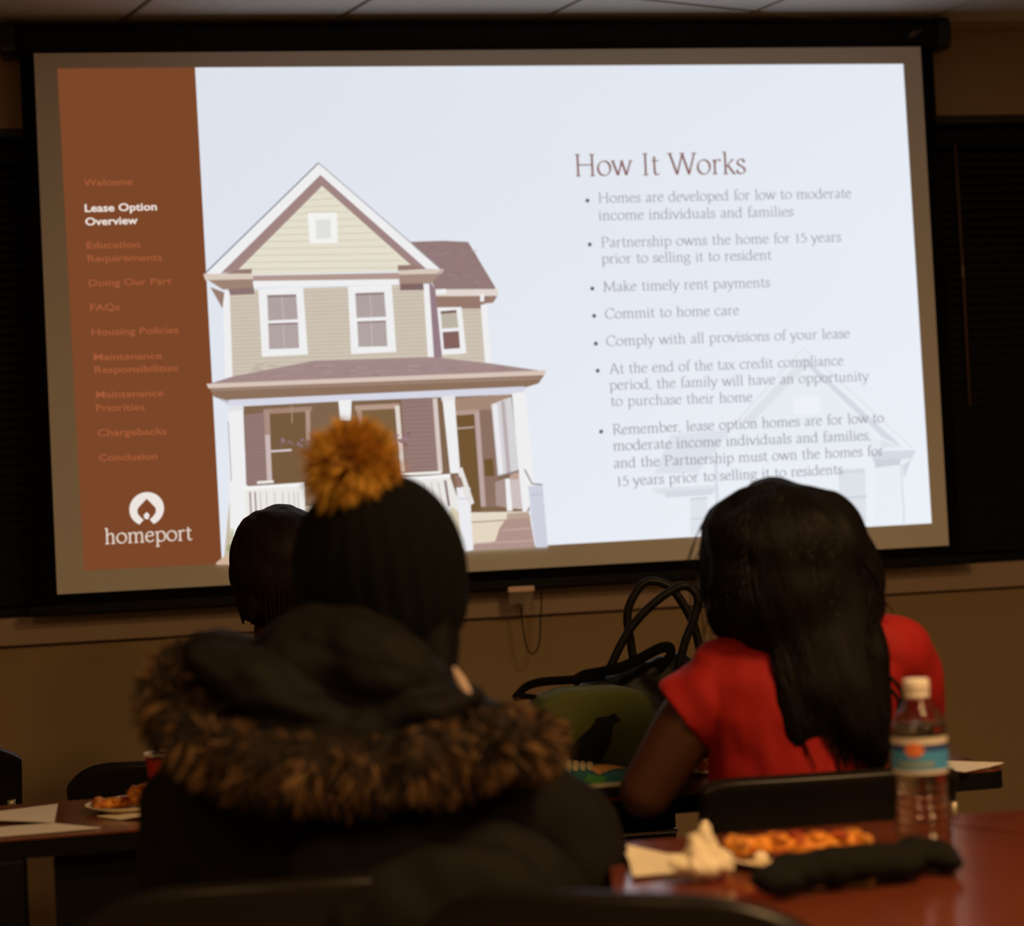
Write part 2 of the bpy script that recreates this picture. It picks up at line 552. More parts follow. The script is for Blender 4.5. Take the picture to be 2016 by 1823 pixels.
# maker's mark on the casing: a faint swash
bm = bmesh.new()
def flatpoly(bm, pts, y):
    vs = [bm.verts.new((p.x, y, p.z)) for p in pts]
    return bm.faces.new(vs)
ym = SY - 0.0115
for pts in ([(1787, 72), (1791, 66), (1798, 60), (1803, 58), (1800, 63), (1806, 64), (1803, 70), (1798, 73)], [(1804, 66), (1806, 62), (1811, 58), (1818, 58), (1812, 61), (1808, 65)]):
    flatpoly(bm, [on_y(x, y, ym) for x, y in pts], ym)
obj('maker_mark', bm, mat('pale_print', (0.10, 0.075, 0.06), 0.5), casing)
boxobj('black_border', (-1.236, 1.236, SY + 0.001, SY + 0.003, 1.005, 2.44), m_border, scr)
boxobj('screen_cloth', (-Wd / 2, Wd / 2, SY - 0.0002, SY + 0.0008, ZM - Hh / 2, ZM + Hh / 2), m_screen, scr)
bm = bmesh.new()
box(bm, -1.275, 1.275, SY - 0.010, SY + 0.014, 0.984, 1.010, bev=0.004)
obj('bottom_bar', bm, m_black, scr)
bm = bmesh.new()
a, b = on_y(1000, 1166, SY - 0.014), on_y(1052, 1154, SY - 0.014)
box(bm, a.x, b.x, SY - 0.018, SY - 0.009, a.z - 0.002, a.z + 0.014, bev=0.003)
obj('pull_tab', bm, mat('tab_copper', (0.75, 0.55, 0.45), 0.35, metal=0.3), scr)
bm = bmesh.new()
box(bm, a.x + 0.002, b.x - 0.004, SY - 0.016, SY - 0.011, a.z - 0.034, a.z - 0.002, bev=0.002)
obj('pull_handle', bm, mat('clear_handle', (0.75, 0.66, 0.58), 0.25, trans=0.85, ior=1.3), scr)
cord = [on_y(x, y, SY - 0.014) for x, y in ((1015, 1193), (1020, 1188), (1025, 1194), (1028, 1222), (1033, 1258), (1040, 1280), (1048, 1287), (1057, 1280), (1062, 1262), (1064, 1225), (1066, 1190), (1066, 1160))]
tubeobj('pull_cord', spline(cord, 6), 0.0022, mat('dark_cord', (0.012, 0.010, 0.008), 0.7), scr, seg=6)

# ---- the projected slide: flat coloured light, laid out on the cloth in thin layers
class Flat:
    """collects flat coloured polygons; z-order by layer"""
    layer = 0
    def __init__(self):
        self.v, self.f, self.c = [], [], []
    def poly3(self, pts, col, lift=None):
        y = SY - 0.0006 - (Flat.layer if lift is None else lift) * 0.000012
        b = len(self.v)
        self.v += [(p[0], y, p[1]) for p in pts]
        self.f.append(tuple(range(b, b + len(pts))))
        self.c += [tuple(lin(c) for c in col)] * len(pts)
    def poly(self, pts, col):
        Flat.layer += 1
        self.poly3([(q.x, q.z) for q in (on_y(x, y, SY) for x, y in pts)], col)
    def stroke(self, pts, wpx, col):
        Flat.layer += 1
        for i in range(len(pts) - 1):
            a, b = Vector(pts[i]), Vector(pts[i + 1])
            d = (b - a).normalized()
            n = Vector((-d.y, d.x)) * (wpx / 2)
            self.poly3([(q.x, q.z) for q in (on_y(p.x, p.y, SY) for p in (a - n, a + n, b + n, b - n))], col)
    def build(self, name, parent, m=None):
        me = bpy.data.meshes.new(name)
        me.from_pydata(self.v, [], self.f)
        at = me.color_attributes.new('Col', 'FLOAT_COLOR', 'POINT')
        flat = []
        for c in self.c:
            flat += [c[0], c[1], c[2], 1.0]
        at.data.foreach_set('color', flat)
        return link(name, me, m or m_slide, parent)

QS = [(113, 135), (1778, 126), (1834, 1030), (165, 1123)]
bg = Flat()
bg.poly([(384, 133), (1778, 126), (1834, 1030), (437, 1110)], (229, 235, 246))
bg.c = [tuple(lin(v) for v in c) for c in ((222, 226, 235), (229, 235, 245), (237, 241, 248), (229, 233, 242))]
slide = bg.build('projected_slide', scr, m_slide_bg)
sb = Flat()
sb.poly([(113, 135), (384, 133), (437, 1110), (165, 1123)], (124, 70, 40))
sb.build('sidebar', slide)

# -- the house picture
hp = Flat()
def h(*pts):
    return [(380 + x / 2.7243, 300 + y / 2.7243) for x, y in pts]
def g(*pts):
    return [(860 + x / 7.01, 860 + y / 7.01) for x, y in pts]
def k4(*pts):
    return [(430 + x / 4.796, 700 + y / 4.796) for x, y in pts]
W1 = (240, 239, 240)
SID, SIDL = (207, 196, 180), (190, 178, 160)
# rear wing
hp.poly(h((1280, 790), (1548, 800), (1590, 1140), (1330, 1130), (1290, 1100)), SID)
for i in range(14):
    y = 830 + i * 21
    hp.stroke(h((1440, y), (1565, y - 3)), 1.6, SIDL)
hp.poly(h((1165, 480), (1340, 474), (1475, 480), (1622, 725), (1615, 740), (1300, 742), (1225, 560)), (148, 122, 120))
hp.poly(h((1300, 735), (1636, 733), (1634, 772), (1296, 772)), (226, 214, 206))
hp.poly(h((1280, 772), (1632, 770), (1610, 806), (1562, 812), (1556, 838), (1290, 838)), (152, 122, 108))
hp.poly(h((1300, 735), (1355, 732), (1358, 758), (1298, 760)), W1)
hp.poly(h((1540, 760), (1562, 760), (1560, 800), (1540, 800)), W1)
hp.poly(h((1543, 818), (1575, 815), (1600, 1138), (1566, 1133)), W1)
hp.poly(h((1300, 832), (1440, 830), (1466, 1078), (1335, 1086)), W1)
hp.poly(h((1327, 852), (1412, 845), (1424, 940), (1335, 946)), (190, 180, 166))
hp.poly(h((1327, 852), (1412, 845), (1414, 860), (1328, 866)), (120, 92, 88))
hp.poly(h((1338, 964), (1425, 958), (1432, 1050), (1345, 1056)), (132, 98, 94))
hp.poly(h((1265, 680), (1300, 740), (1336, 1100), (1286, 1104)), (150, 124, 132))
# main upper storey
hp.poly(h((195, 742), (1235, 705), (1265, 1106), (640, 1125), (210, 1215)), SID)
for i in range(22):
    y = 765 + i * 20.5
    hp.stroke(h((200 + i * 0.6, y), (1240 + i, y - 36)), 1.5, SIDL)
hp.poly(h((160, 750), (196, 744), (212, 1212), (172, 1218)), W1)
hp.poly(h((92, 722), (168, 752), (158, 838)), (152, 126, 112))
hp.poly(h((1235, 712), (1266, 705), (1292, 1100), (1260, 1106)), W1)
# cornice
hp.poly(h((320, 662), (1105, 646), (1106, 682), (320, 692)), (178, 152, 142))
hp.poly(h((325, 690), (1106, 680), (1108, 708), (325, 724)), W1)
hp.poly(h((78, 684), (318, 678), (325, 728), (160, 736)), (158, 132, 116))
hp.poly(h((188, 732), (326, 724), (330, 760), (200, 766)), (142, 116, 114))
hp.poly(h((1105, 652), (1332, 646), (1275, 704), (1106, 708)), (166, 140, 126))
hp.poly(h((1110, 706), (1235, 703), (1238, 738), (1110, 740)), (128, 102, 100))
# gable
hp.poly(h((686, 172), (1175, 606), (1100, 608), (1096, 636), (316, 658), (316, 628), (240, 630)), (229, 223, 205))
for i in range(12):
    y = 215 + i * 37
    hw = max(10, (y - 185) * 1.06)
    hp.stroke(h((684 - hw, y + 6), (684 + hw * 1.02, y - 5)), 1.8, (208, 199, 180))
hp.poly(h((240, 630), (316, 624), (314, 654), (150, 656)), (150, 122, 112))
hp.poly(h((1098, 606), (1180, 604), (1260, 626), (1098, 634)), (150, 122, 112))
hp.poly(h((674, 112), (692, 180), (238, 634), (150, 650), (140, 644)), (160, 132, 130))
hp.poly(h((674, 112), (692, 180), (1172, 608), (1245, 622), (1255, 616)), (160, 132, 130))
hp.poly(h((672, 58), (682, 122), (138, 660), (72, 652)), W1)
hp.poly(h((672, 58), (682, 120), (1252, 626), (1326, 628)), W1)
hp.stroke(h((673, 57), (72, 642)), 2.4, (104, 100, 122))
hp.stroke(h((673, 57), (1322, 618)), 1.8, (150, 146, 158))
hp.poly(h((55, 652), (316, 650), (316, 680), (66, 686)), (217, 202, 188))
hp.poly(h((1100, 634), (1346, 626), (1338, 650), (1102, 656)), (217, 202, 188))
hp.poly(h((614, 326), (772, 322), (776, 486), (626, 490)), (243, 243, 240))
hp.stroke(h((606, 322), (780, 318)), 3, (214, 206, 186))
hp.poly(h((656, 362), (738, 359), (740, 462), (662, 466)), (226, 226, 224))
for i in range(6):
    hp.stroke(h((660, 378 + i * 15), (738, 376 + i * 15)), 1.0, (214, 213, 210))
# upper windows
for fr, p1, p2 in (((350, 735, 590, 724, 616, 1084, 370, 1096), (398, 766, 553, 762, 562, 895, 403, 903), (403, 918, 563, 912, 569, 1050, 408, 1056)),
                   ((830, 720, 1065, 711, 1090, 1070, 848, 1082), (870, 756, 1025, 750, 1035, 882, 877, 888), (880, 908, 1035, 902, 1042, 1040, 887, 1044))):
    q = lambda t: h(*[(t[i], t[i + 1]) for i in range(0, 8, 2)])
    hp.poly(q(fr), W1)
    hp.poly(q(p1), (176, 162, 160))
    hp.poly(q(p2), (178, 164, 162))
    xm = (p1[0] + p1[2]) / 2
    hp.stroke(h((xm, p1[1]), (xm + 10, p1[7] - 5)), 2.2, (194, 182, 180))
    hp.stroke(h((xm + 8, p2[1]), (xm + 14, p2[7] - 5)), 2.2, (194, 182, 180))
    hp.stroke(h((p1[0], p1[1] + 6), (p1[2], p1[3] + 6)), 4, (142, 118, 118))
    hp.stroke(h((p2[0], p2[1] + 4), (p2[2], p2[3] + 4)), 3, (138, 112, 112))
# foundation and planting under the porch
hp.poly([(452, 985), (905, 1000), (938, 1082), (440, 1108)], (196, 182, 160))
for i in range(9):
    hp.stroke([(455 + i, 1012 + i * 10), (905 + i * 3, 1006 + i * 9)], 1.4, (178, 163, 142))
for i in range(90):
    x, y = 450 + random.random() * 420, 1050 + random.random() * 38
    r = 7 + random.random() * 9
    hp.poly([(x + r * math.cos(t), y + 0.8 * r * math.sin(t)) for t in [i2 * 1.0472 for i2 in range(6)]], random.choice([(150, 156, 118), (172, 176, 140), (128, 134, 100), (190, 190, 160)]))
# porch, inside first
hp.poly([(476, 800), (1030, 772), (1042, 1006), (900, 1012), (800, 1010), (500, 990), (487, 955)], (128, 101, 78))
hp.poly(k4((240, 560), (430, 540), (455, 1220), (262, 1225)), (148, 120, 114))
for i in range(20):
    hp.stroke(k4((245, 580 + i * 32), (435, 576 + i * 32)), 1.4, (136, 108, 104))
hp.poly(k4((485, 545), (825, 535), (850, 1190), (510, 1200)), (119, 91, 62))
hp.stroke(k4((425, 530), (880, 505)), 10, (164, 132, 116))
hp.stroke(k4((455, 520), (465, 760)), 11, (172, 142, 130))
hp.stroke(k4((463, 750), (482, 1180)), 10, (204, 184, 182))
hp.stroke(k4((842, 520), (850, 800)), 9, (176, 148, 134))
hp.stroke(k4((495, 905), (690, 892)), 4.2, (216, 200, 198))
hp.stroke(k4((365, 1200), (520, 1190)), 5, (240, 238, 234))
hp.stroke(k4((690, 470), (696, 640)), 2.2, (166, 146, 118))
for i in range(26):
    x, y = 560 + random.random() * 290, 790 + random.random() * 80
    r = 8 + random.random() * 16
    hp.poly(k4(*[(x + r * math.cos(t), y + 0.7 * r * math.sin(t)) for t in [i2 * 1.0472 for i2 in range(6)]]), random.choice([(146, 108, 118), (130, 96, 92), (156, 122, 134), (116, 92, 76)]))
# middle window, siding, posts
hp.poly(h((898, 1385), (1085, 1378), (1112, 1700), (930, 1710)), (124, 97, 66))
hp.stroke(h((868, 1372), (1106, 1360)), 10, (184, 154, 138))
hp.stroke(h((888, 1365), (902, 1500)), 9, (178, 150, 134))
hp.stroke(h((1094, 1360), (1122, 1715)), 9, (226, 214, 204))
hp.poly(h((1115, 1330), (1285, 1320), (1312, 1705), (1138, 1712)), (150, 122, 116))
for i in range(16):
    hp.stroke(h((1118 + i, 1345 + i * 23), (1288 + i * 1.2, 1338 + i * 23)), 1.5, (136, 108, 104))
hp.stroke(h((1296, 1320), (1326, 1715)), 9, (216, 200, 194))
hp.stroke(h((1108, 1728), (1332, 1716)), 5.5, (240, 238, 234))
for i in range(14):
    x, y = 1070 + random.random() * 90, 1500 + random.random() * 70
    r = 7 + random.random() * 12
    hp.poly(h(*[(x + r * math.cos(t), y + 0.7 * r * math.sin(t)) for t in [i2 * 1.0472 for i2 in range(6)]]), random.choice([(146, 112, 118), (128, 98, 90), (156, 124, 130)]))
# door
hp.poly(h((1400, 1320), (1700, 1296), (1700, 1345), (1600, 1385), (1402, 1388)), (166, 136, 118))
hp.poly(h((1405, 1388), (1600, 1380), (1650, 1900), (1440, 1900)), (140, 112, 98))
hp.poly(h((1408, 1400), (1512, 1394), (1545, 1920), (1436, 1920)), (115, 86, 52))
hp.stroke(h((1402, 1400), (1532, 1390)), 9, (182, 154, 144))
hp.stroke(h((1404, 1482), (1506, 1474)), 3, (190, 168, 158))
hp.stroke(h((1520, 1392), (1556, 1900)), 10, (188, 164, 160))
hp.poly(g((645, 310), (770, 300), (790, 540), (665, 545)), (112, 84, 50))
# side window
hp.poly(h((1598, 1352), (1705, 1312), (1752, 1700), (1634, 1738)), (214, 211, 214))
hp.stroke(h((1618, 1350), (1650, 1725)), 9, (236, 234, 238))
hp.stroke(h((1660, 1335), (1692, 1718)), 8, (188, 174, 176))
hp.stroke(g((835, 545), (1115, 468)), 2.6, (150, 140, 142))
hp.poly(g((800, 630), (930, 575), (960, 980), (815, 950)), (172, 148, 142))
hp.poly(g((1000, 560), (1130, 500), (1185, 1000), (1040, 990)), (206, 192, 190))
hp.poly(g((1005, 520), (1120, 485), (1130, 585), (1010, 590)), (190, 160, 146))
hp.poly(g((938, 580), (1000, 575), (1042, 1020), (965, 1025)), W1)
# roof edge of the porch
hp.poly(h((100, 1238), (210, 1203), (650, 1118), (1290, 1098), (1600, 1133), (1892, 1176), (1880, 1192), (80, 1252)), (163, 138, 136))
for i in range(60):
    x = 300 + random.random() * 1350
    y = 1140 + random.random() * 65
    hp.stroke(h((x, y), (x + 50, y - 2)), 1.6, random.choice([(152, 126, 124), (174, 150, 148)]))
for i in range(40):
    x = 1250 + random.random() * 240
    y = 500 + random.random() * 220
    hp.stroke(h((x + (y - 500) * 0.35, y), (x + (y - 500) * 0.35 + 30, y - 1)), 1.5, random.choice([(138, 112, 110), (160, 134, 132)]))
hp.poly(h((86, 1264), (1882, 1194), (1852, 1240), (1780, 1262), (190, 1332), (112, 1312)), (141, 113, 92))
hp.stroke(h((100, 1275), (1860, 1212)), 5, (158, 130, 116))
hp.poly(h((72, 1242), (1892, 1170), (1882, 1196), (82, 1266)), (216, 197, 184))
hp.poly(h((190, 1328), (1776, 1256), (1776, 1296), (200, 1360)), (214, 214, 228))
hp.poly(h((112, 1312), (190, 1332), (190, 1360), (180, 1345)), (190, 186, 200))
# columns and railings
hp.poly(k4((92, 480), (232, 472), (262, 1240), (300, 1500), (180, 1700), (110, 1700)), W1)
hp.poly(k4((90, 480), (236, 470), (238, 520), (94, 530)), (228, 226, 228))
hp.stroke(k4((92, 620), (122, 1190)), 2.2, (176, 172, 182))
hp.poly(k4((1130, 425), (1255, 418), (1250, 620), (1150, 620)), W1)
hp.poly(h((1335, 1312), (1400, 1306), (1432, 1720), (1378, 1722)), W1)
hp.poly(h((1330, 1312), (1404, 1304), (1404, 1330), (1332, 1336)), (230, 228, 228))
hp.poly(h((1708, 1292), (1778, 1286), (1830, 1800), (1800, 1900), (1770, 1960), (1752, 1780)), W1)
hp.poly([(481, 958), (600, 952), (600, 1040), (487, 1040)], (236, 233, 228))
for x in (492, 502, 512, 524, 540, 556, 568, 578, 586):
    hp.stroke([(x, 968), (x + 3, 1030)], 3.2 if x < 505 else 2.0, (150, 128, 124) if x < 505 else (200, 190, 176))
hp.stroke([(481, 961), (600, 953)], 6, (246, 246, 246))
hp.poly([(790, 940), (884, 934), (910, 1010), (940, 1080), (880, 1080), (800, 1010)], (234, 231, 226))
for x in (800, 815, 832, 848, 862):
    hp.stroke([(x, 950), (x + 10, 1010)], 3, (206, 198, 186))
hp.stroke(g((110, 600), (165, 960)), 4.5, (130, 104, 100))
hp.stroke([(790, 944), (886, 936)], 6, (246, 246, 246))
# steps
hp.poly(g((450, 1045), (1262, 1028), (1300, 1135), (455, 1185)), (229, 219, 200))
hp.poly(g((960, 1060), (1262, 1036), (1290, 1128), (960, 1150)), (186, 162, 146))
hp.poly(g((455, 1180), (1282, 1132), (1352, 1522), (495, 1562)), (228, 214, 193))
hp.poly(g((930, 1160), (1282, 1135), (1352, 1522), (500, 1560), (500, 1490), (800, 1440), (860, 1260)), (176, 146, 138))
hp.stroke(g((460, 1180), (1280, 1130)), 2.5, (176, 146, 124))
hp.stroke(g((900, 1290), (1310, 1262)), 2.5, (198, 172, 162))
hp.stroke(g((500, 1475), (1340, 1430)), 2.5, (196, 170, 164))
hp.poly(g((200, 960), (300, 1040), (320, 1400), (240, 1300), (140, 1100)), (214, 202, 176))
hp.poly(g((265, 700), (455, 700), (470, 1100), (498, 1560), (365, 1585), (310, 1200)), (236, 235, 240))
hp.poly(g((295, 440), (345, 420), (512, 912), (450, 950), (300, 640)), (231, 227, 224))
hp.poly(g((240, 520), (330, 560), (370, 690), (270, 690)), (150, 118, 108))
hp.stroke(g((290, 855), (450, 845)), 2.2, (206, 202, 206))
hp.poly(g((1255, 680), (1455, 668), (1525, 1522), (1365, 1528), (1300, 1130)), (206, 208, 222))
hp.stroke(g((1205, 450), (1310, 650), (1450, 660)), 2.8, (140, 120, 122))
hp.stroke(g((1290, 805), (1450, 790)), 2.4, (188, 190, 206))
# shrub corner
hp.poly([(425, 1108), (445, 1092), (470, 1096), (470, 1110), (427, 1112)], (206, 176, 150))
for i in range(18):
    x, y = 445 + random.random() * 30, 1040 + random.random() * 60
    hp.poly([(x, y), (x + 5, y - 4), (x + 9, y + 2), (x + 3, y + 6)], random.choice([(200, 206, 180), (214, 206, 184), (184, 190, 160)]))
hp.build('house_picture', slide)

# -- faint second house behind the bullet text
wm = Flat()
def q4(*pts):
    return [(1240 + x / 3.2516, 660 + y / 3.2516) for x, y in pts]
Gy = (214, 218, 226)
G2 = (222, 226, 233)
wm.poly(q4((1110, 190), (520, 760), (1640, 720)), (231, 237, 243))
wm.stroke(q4((1108, 82), (480, 770)), 1.6, (214, 219, 224))
wm.stroke(q4((1108, 82), (1800, 720)), 1.6, (214, 219, 224))
wm.poly(q4((1110, 140), (1130, 200), (780, 560), (700, 560)), G2)
wm.poly(q4((1110, 140), (1130, 200), (1620, 660), (1740, 715)), Gy)
wm.poly(q4((1600, 670), (1740, 715), (1600, 720)), G2)
wm.poly(q4((260, 640), (640, 600), (560, 720), (430, 880), (150, 890)), (222, 226, 234))
wm.poly(q4((1040, 400), (1210, 390), (1215, 500), (1045, 505)), (238, 242, 246))
wm.poly(q4((1540, 745), (1825, 735), (1800, 790), (1550, 810)), Gy)
wm.poly(q4((1560, 800), (1730, 790), (1725, 830), (1565, 850)), (206, 211, 219))
wm.poly(q4((1740, 830), (1800, 790), (1750, 920)), Gy)
wm.poly(q4((130, 980), (550, 960), (545, 1000), (180, 1020)), G2)
wm.poly(q4((220, 1000), (530, 980), (530, 1020), (225, 1040)), Gy)
wm.stroke(q4((545, 800), (560, 1200)), 6, (216, 220, 228))
wm.poly(q4((380, 1040), (490, 1030), (495, 1270), (385, 1280)), (223, 227, 234))
wm.stroke(q4((385, 1050), (490, 1042)), 3, (206, 211, 219))
wm.stroke(q4((385, 1178), (490, 1170)), 3, (206, 211, 219))
wm.poly(q4((1330, 860), (1500, 850), (1510, 1195), (1340, 1205)), (222, 226, 233))
wm.stroke(q4((1330, 880), (1490, 868)), 4, (208, 212, 220))
wm.stroke(q4((1330, 1045), (1510, 1032)), 4, (206, 210, 218))
for i in range(16):
    wm.stroke(q4((1560, 860 + i * 21), (1720, 850 + i * 21)), 0.9, (218, 224, 230))
wm.stroke(q4((1730, 830), (1750, 1200)), 5, (222, 227, 233))
wm.stroke(q4((1530, 850), (1545, 1205)), 5, (238, 242, 247))
wm.build('faint_house_picture', slide)

# -- lettering: an old-style serif drawn with a broad nib
def arc(cx, cy, rx, ry, n=18):
    return [(cx + rx * math.cos(2 * math.pi * i / n), cy + ry * math.sin(2 * math.pi * i / n)) for i in range(n + 1)]
def cv(*p):
    return [tuple(v) for v in spline([(a, b, 0) for a, b in p], 5)]
S0 = lambda x, y=0, w=8: ('s', (x - w, y), (x + w, y))
FL = lambda x, y: ('s', (x - 8, y - 4), (x, y))
ARCH = lambda x: [cv((x, 32), (x + 8, 42), (x + 17, 45), (x + 24, 41), (x + 26, 30)), [(x + 26, 30), (x + 26, 0)], S0(x + 26)]
BOWL = cv((12, 34), (20, 43), (30, 45), (41, 38), (45, 22), (41, 7), (30, 0), (19, 2), (12, 8))
GL = {
 'i': (24, [[(12, 0), (12, 45)], S0(12), FL(12, 45), ('d', (11, 61))]),
 'l': (24, [[(12, 0), (12, 70)], S0(12), FL(12, 70)]),
 'h': (50, [[(12, 0), (12, 70)], S0(12), FL(12, 70)] + ARCH(12)),
 'n': (50, [[(12, 0), (12, 45)], S0(12), FL(12, 45)] + ARCH(12)),
 'm': (76, [[(12, 0), (12, 45)], S0(12), FL(12, 45)] + ARCH(12) + ARCH(38)),
 'r': (35, [[(12, 0), (12, 45)], S0(12), FL(12, 45), cv((12, 32), (18, 42), (26, 45), (32, 41))]),
 'u': (50, [cv((12, 45), (12, 28), (12, 14), (15, 4), (23, 0), (32, 4), (38, 12)), [(38, 45), (38, 0)], FL(12, 45), FL(38, 45), ('s', (38, 0), (46, 1))]),
 'o': (48, [arc(24, 22.5, 20, 22.5)]),
 'c': (41, [cv((36, 36), (30, 44), (22, 45), (10, 38), (5, 22), (10, 7), (22, 0), (31, 2), (38, 10))]),
 'e': (42, [[(6, 25), (36, 28)], cv((36, 28), (34, 39), (23, 45), (11, 40), (5, 23), (9, 7), (21, 0), (31, 3), (38, 10))]),
 'a': (42, [cv((8, 35), (14, 43), (22, 45), (30, 41), (31, 32), (31, 18), (32, 4), (40, 3)), cv((31, 27), (18, 22), (8, 16), (7, 7), (14, 0), (23, 2), (31, 10))]),
 'd': (50, [[(38, 0), (38, 70)], FL(38, 70), ('s', (38, 0), (46, 1)), cv((38, 38), (28, 45), (16, 43), (6, 32), (5, 18), (10, 5), (21, 0), (31, 4), (38, 13))]),
 'p': (50, [[(12, 45), (12, -22)], S0(12, -22), FL(12, 45), BOWL]),
 'b': (50, [[(12, 4), (12, 70)], FL(12, 70), BOWL]),
 'g': (46, [arc(21, 30, 14, 15), [(33, 40), (44, 43)], cv((14, 17), (9, 10), (14, 5), (30, 3), (40, -4), (36, -17), (20, -22), (6, -18), (4, -9), (12, 3))]),
 's': (34, [cv((29, 35), (24, 44), (15, 45), (7, 39), (8, 30), (17, 24), (27, 17), (29, 8), (22, 1), (13, 0), (6, 4), (4, 12))]),
 't': (30, [cv((13, 58), (13, 36), (13, 20), (14, 6), (20, 0), (29, 4)), ('s', (4, 44), (27, 44))]),
 'f': (27, [cv((32, 66), (26, 71), (18, 68), (14, 56), (14, 40), (14, 20), (14, 0)), S0(14), ('s', (4, 43), (26, 43))]),
 'v': (44, [[(4, 45), (22, 0)], [(22, 0), (40, 45)], S0(5, 45, 6), S0(40, 45, 6)]),
 'w': (66, [[(4, 45), (20, 0)], [(20, 0), (33, 42)], [(33, 45), (47, 0)], [(47, 0), (62, 45)], S0(5, 45, 6), S0(33, 45, 6), S0(62, 45, 6)]),
 'x': (44, [[(5, 45), (38, 0)], [(38, 45), (5, 0)], S0(6, 45, 6), S0(38, 45, 6), S0(5, 0, 6), S0(38, 0, 6)]),
 'y': (44, [[(4, 45), (22, 2)], cv((40, 45), (28, 14), (18, -14), (10, -22), (3, -19)), S0(5, 45, 6), S0(40, 45, 6)]),
 'k': (46, [[(12, 0), (12, 70)], S0(12), FL(12, 70), [(12, 20), (36, 44)], [(20, 27), (40, 0)], S0(36, 44, 6), S0(41, 0, 6)]),
 'H': (74, [[(14, 0), (14, 66)], [(60, 0), (60, 66)], [(14, 34), (60, 34)], S0(14), S0(60), S0(14, 66), S0(60, 66)]),
 'I': (32, [[(16, 0), (16, 66)], S0(16), S0(16, 66)]),
 'W': (92, [[(6, 66), (28, 0)], [(28, 0), (46, 62)], [(46, 66), (67, 0)], [(67, 0), (86, 66)], S0(6, 66), S0(46, 66), S0(86, 66)]),
 'P': (54, [[(14, 0), (14, 66)], cv((14, 64), (30, 66), (44, 62), (49, 50), (44, 36), (30, 31), (14, 33)), S0(14), ('s', (6, 66), (16, 66))]),
 'M': (84, [[(14, 66), (12, 0)], [(14, 66), (42, 6)], [(42, 6), (70, 66)], [(70, 66), (73, 0)], S0(12), S0(73), ('s', (6, 66), (15, 66)), ('s', (69, 66), (78, 66))]),
 'C': (63, [cv((58, 50), (52, 62), (38, 67), (20, 62), (8, 46), (7, 26), (16, 8), (34, -1), (50, 3), (60, 14)), ('s', (58, 66), (58, 50))]),
 'A': (66, [[(8, 0), (33, 68)], [(33, 68), (58, 0)], [(17, 24), (49, 24)], S0(8), S0(58)]),
 'R': (60, [[(14, 0), (14, 66)], cv((14, 64), (30, 66), (42, 62), (46, 50), (42, 38), (30, 33), (14, 34)), [(27, 33), (56, 0)], S0(14), S0(57, 0, 5), ('s', (6, 66), (16, 66))]),
 '1': (38, [[(19, 0), (19, 60)], S0(19), FL(19, 60)]),
 '5': (40, [[(34, 62), (14, 62)], [(14, 62), (11, 36)], cv((11, 36), (22, 39), (33, 33), (36, 19), (29, 5), (15, -1), (5, 4))]),
 ',': (20, [[(9, 5), (6, -10)]]),
 ' ': (28, []),
}
def nib_text(fl, txt, p0, p1, xh_px, col, thick=6.2, thin=2.4, serif=3.0):
    """write txt with its baseline running from pixel p0 to pixel p1 on the cloth; x-height in pixels"""
    Flat.layer += 1
    a, b = on_y(*p0, SY), on_y(*p1, SY)
    up = on_y(p0[0], p0[1] - xh_px, SY)
    sy = (up - a).length / 45.0
    total = sum(GL[c][0] for c in txt)
    sx = (b - a).length / total
    ex = (b - a).normalized()
    ez = Vector((-ex.z, 0, ex.x))
    X = 0.0
    def tr(x, y):
        q = a + ex * (x * sx) + ez * (y * sy)
        return (q.x, q.z)
    n = 0
    for c in txt:
        adv, strokes = GL[c]
        for s in strokes:
            if s and s[0] == 'd':
                x, y = s[1]
                fl.poly3([tr(X + x + 4.5 * math.cos(t), y + 4.5 * math.sin(t)) for t in [k * math.pi / 4 for k in range(8)]], col)
                continue
            ser = s[0] == 's'
            pts = list(s[1:]) if ser else s
            L, Rr = [], []
            for i, pt in enumerate(pts):
                q0, q1 = pts[max(0, i - 1)], pts[min(len(pts) - 1, i + 1)]
                d = Vector((q1[0] - q0[0], q1[1] - q0[1]))
                if d.length < 1e-6:
                    d = Vector((1, 0))
                d.normalize()
                th = math.atan2(d.y, d.x)
                wdt = serif if ser else thin + (thick - thin) * math.sin(th - R(25)) ** 2
                nn = Vector((-d.y, d.x)) * (wdt / 2)
                L.append(tr(X + pt[0] + nn.x, pt[1] + nn.y)); Rr.append(tr(X + pt[0] - nn.x, pt[1] - nn.y))
            for i in range(len(pts) - 1):
                n += 1
                fl.poly3([L[i], L[i + 1], Rr[i + 1], Rr[i]], col, Flat.layer + (n % 7) * 0.12)
        X += adv
def dot(fl, x, y, r, col):
    fl.poly([(x + r * math.cos(t), y + r * math.sin(t)) for t in [k * math.pi / 6 for k in range(12)]], col)

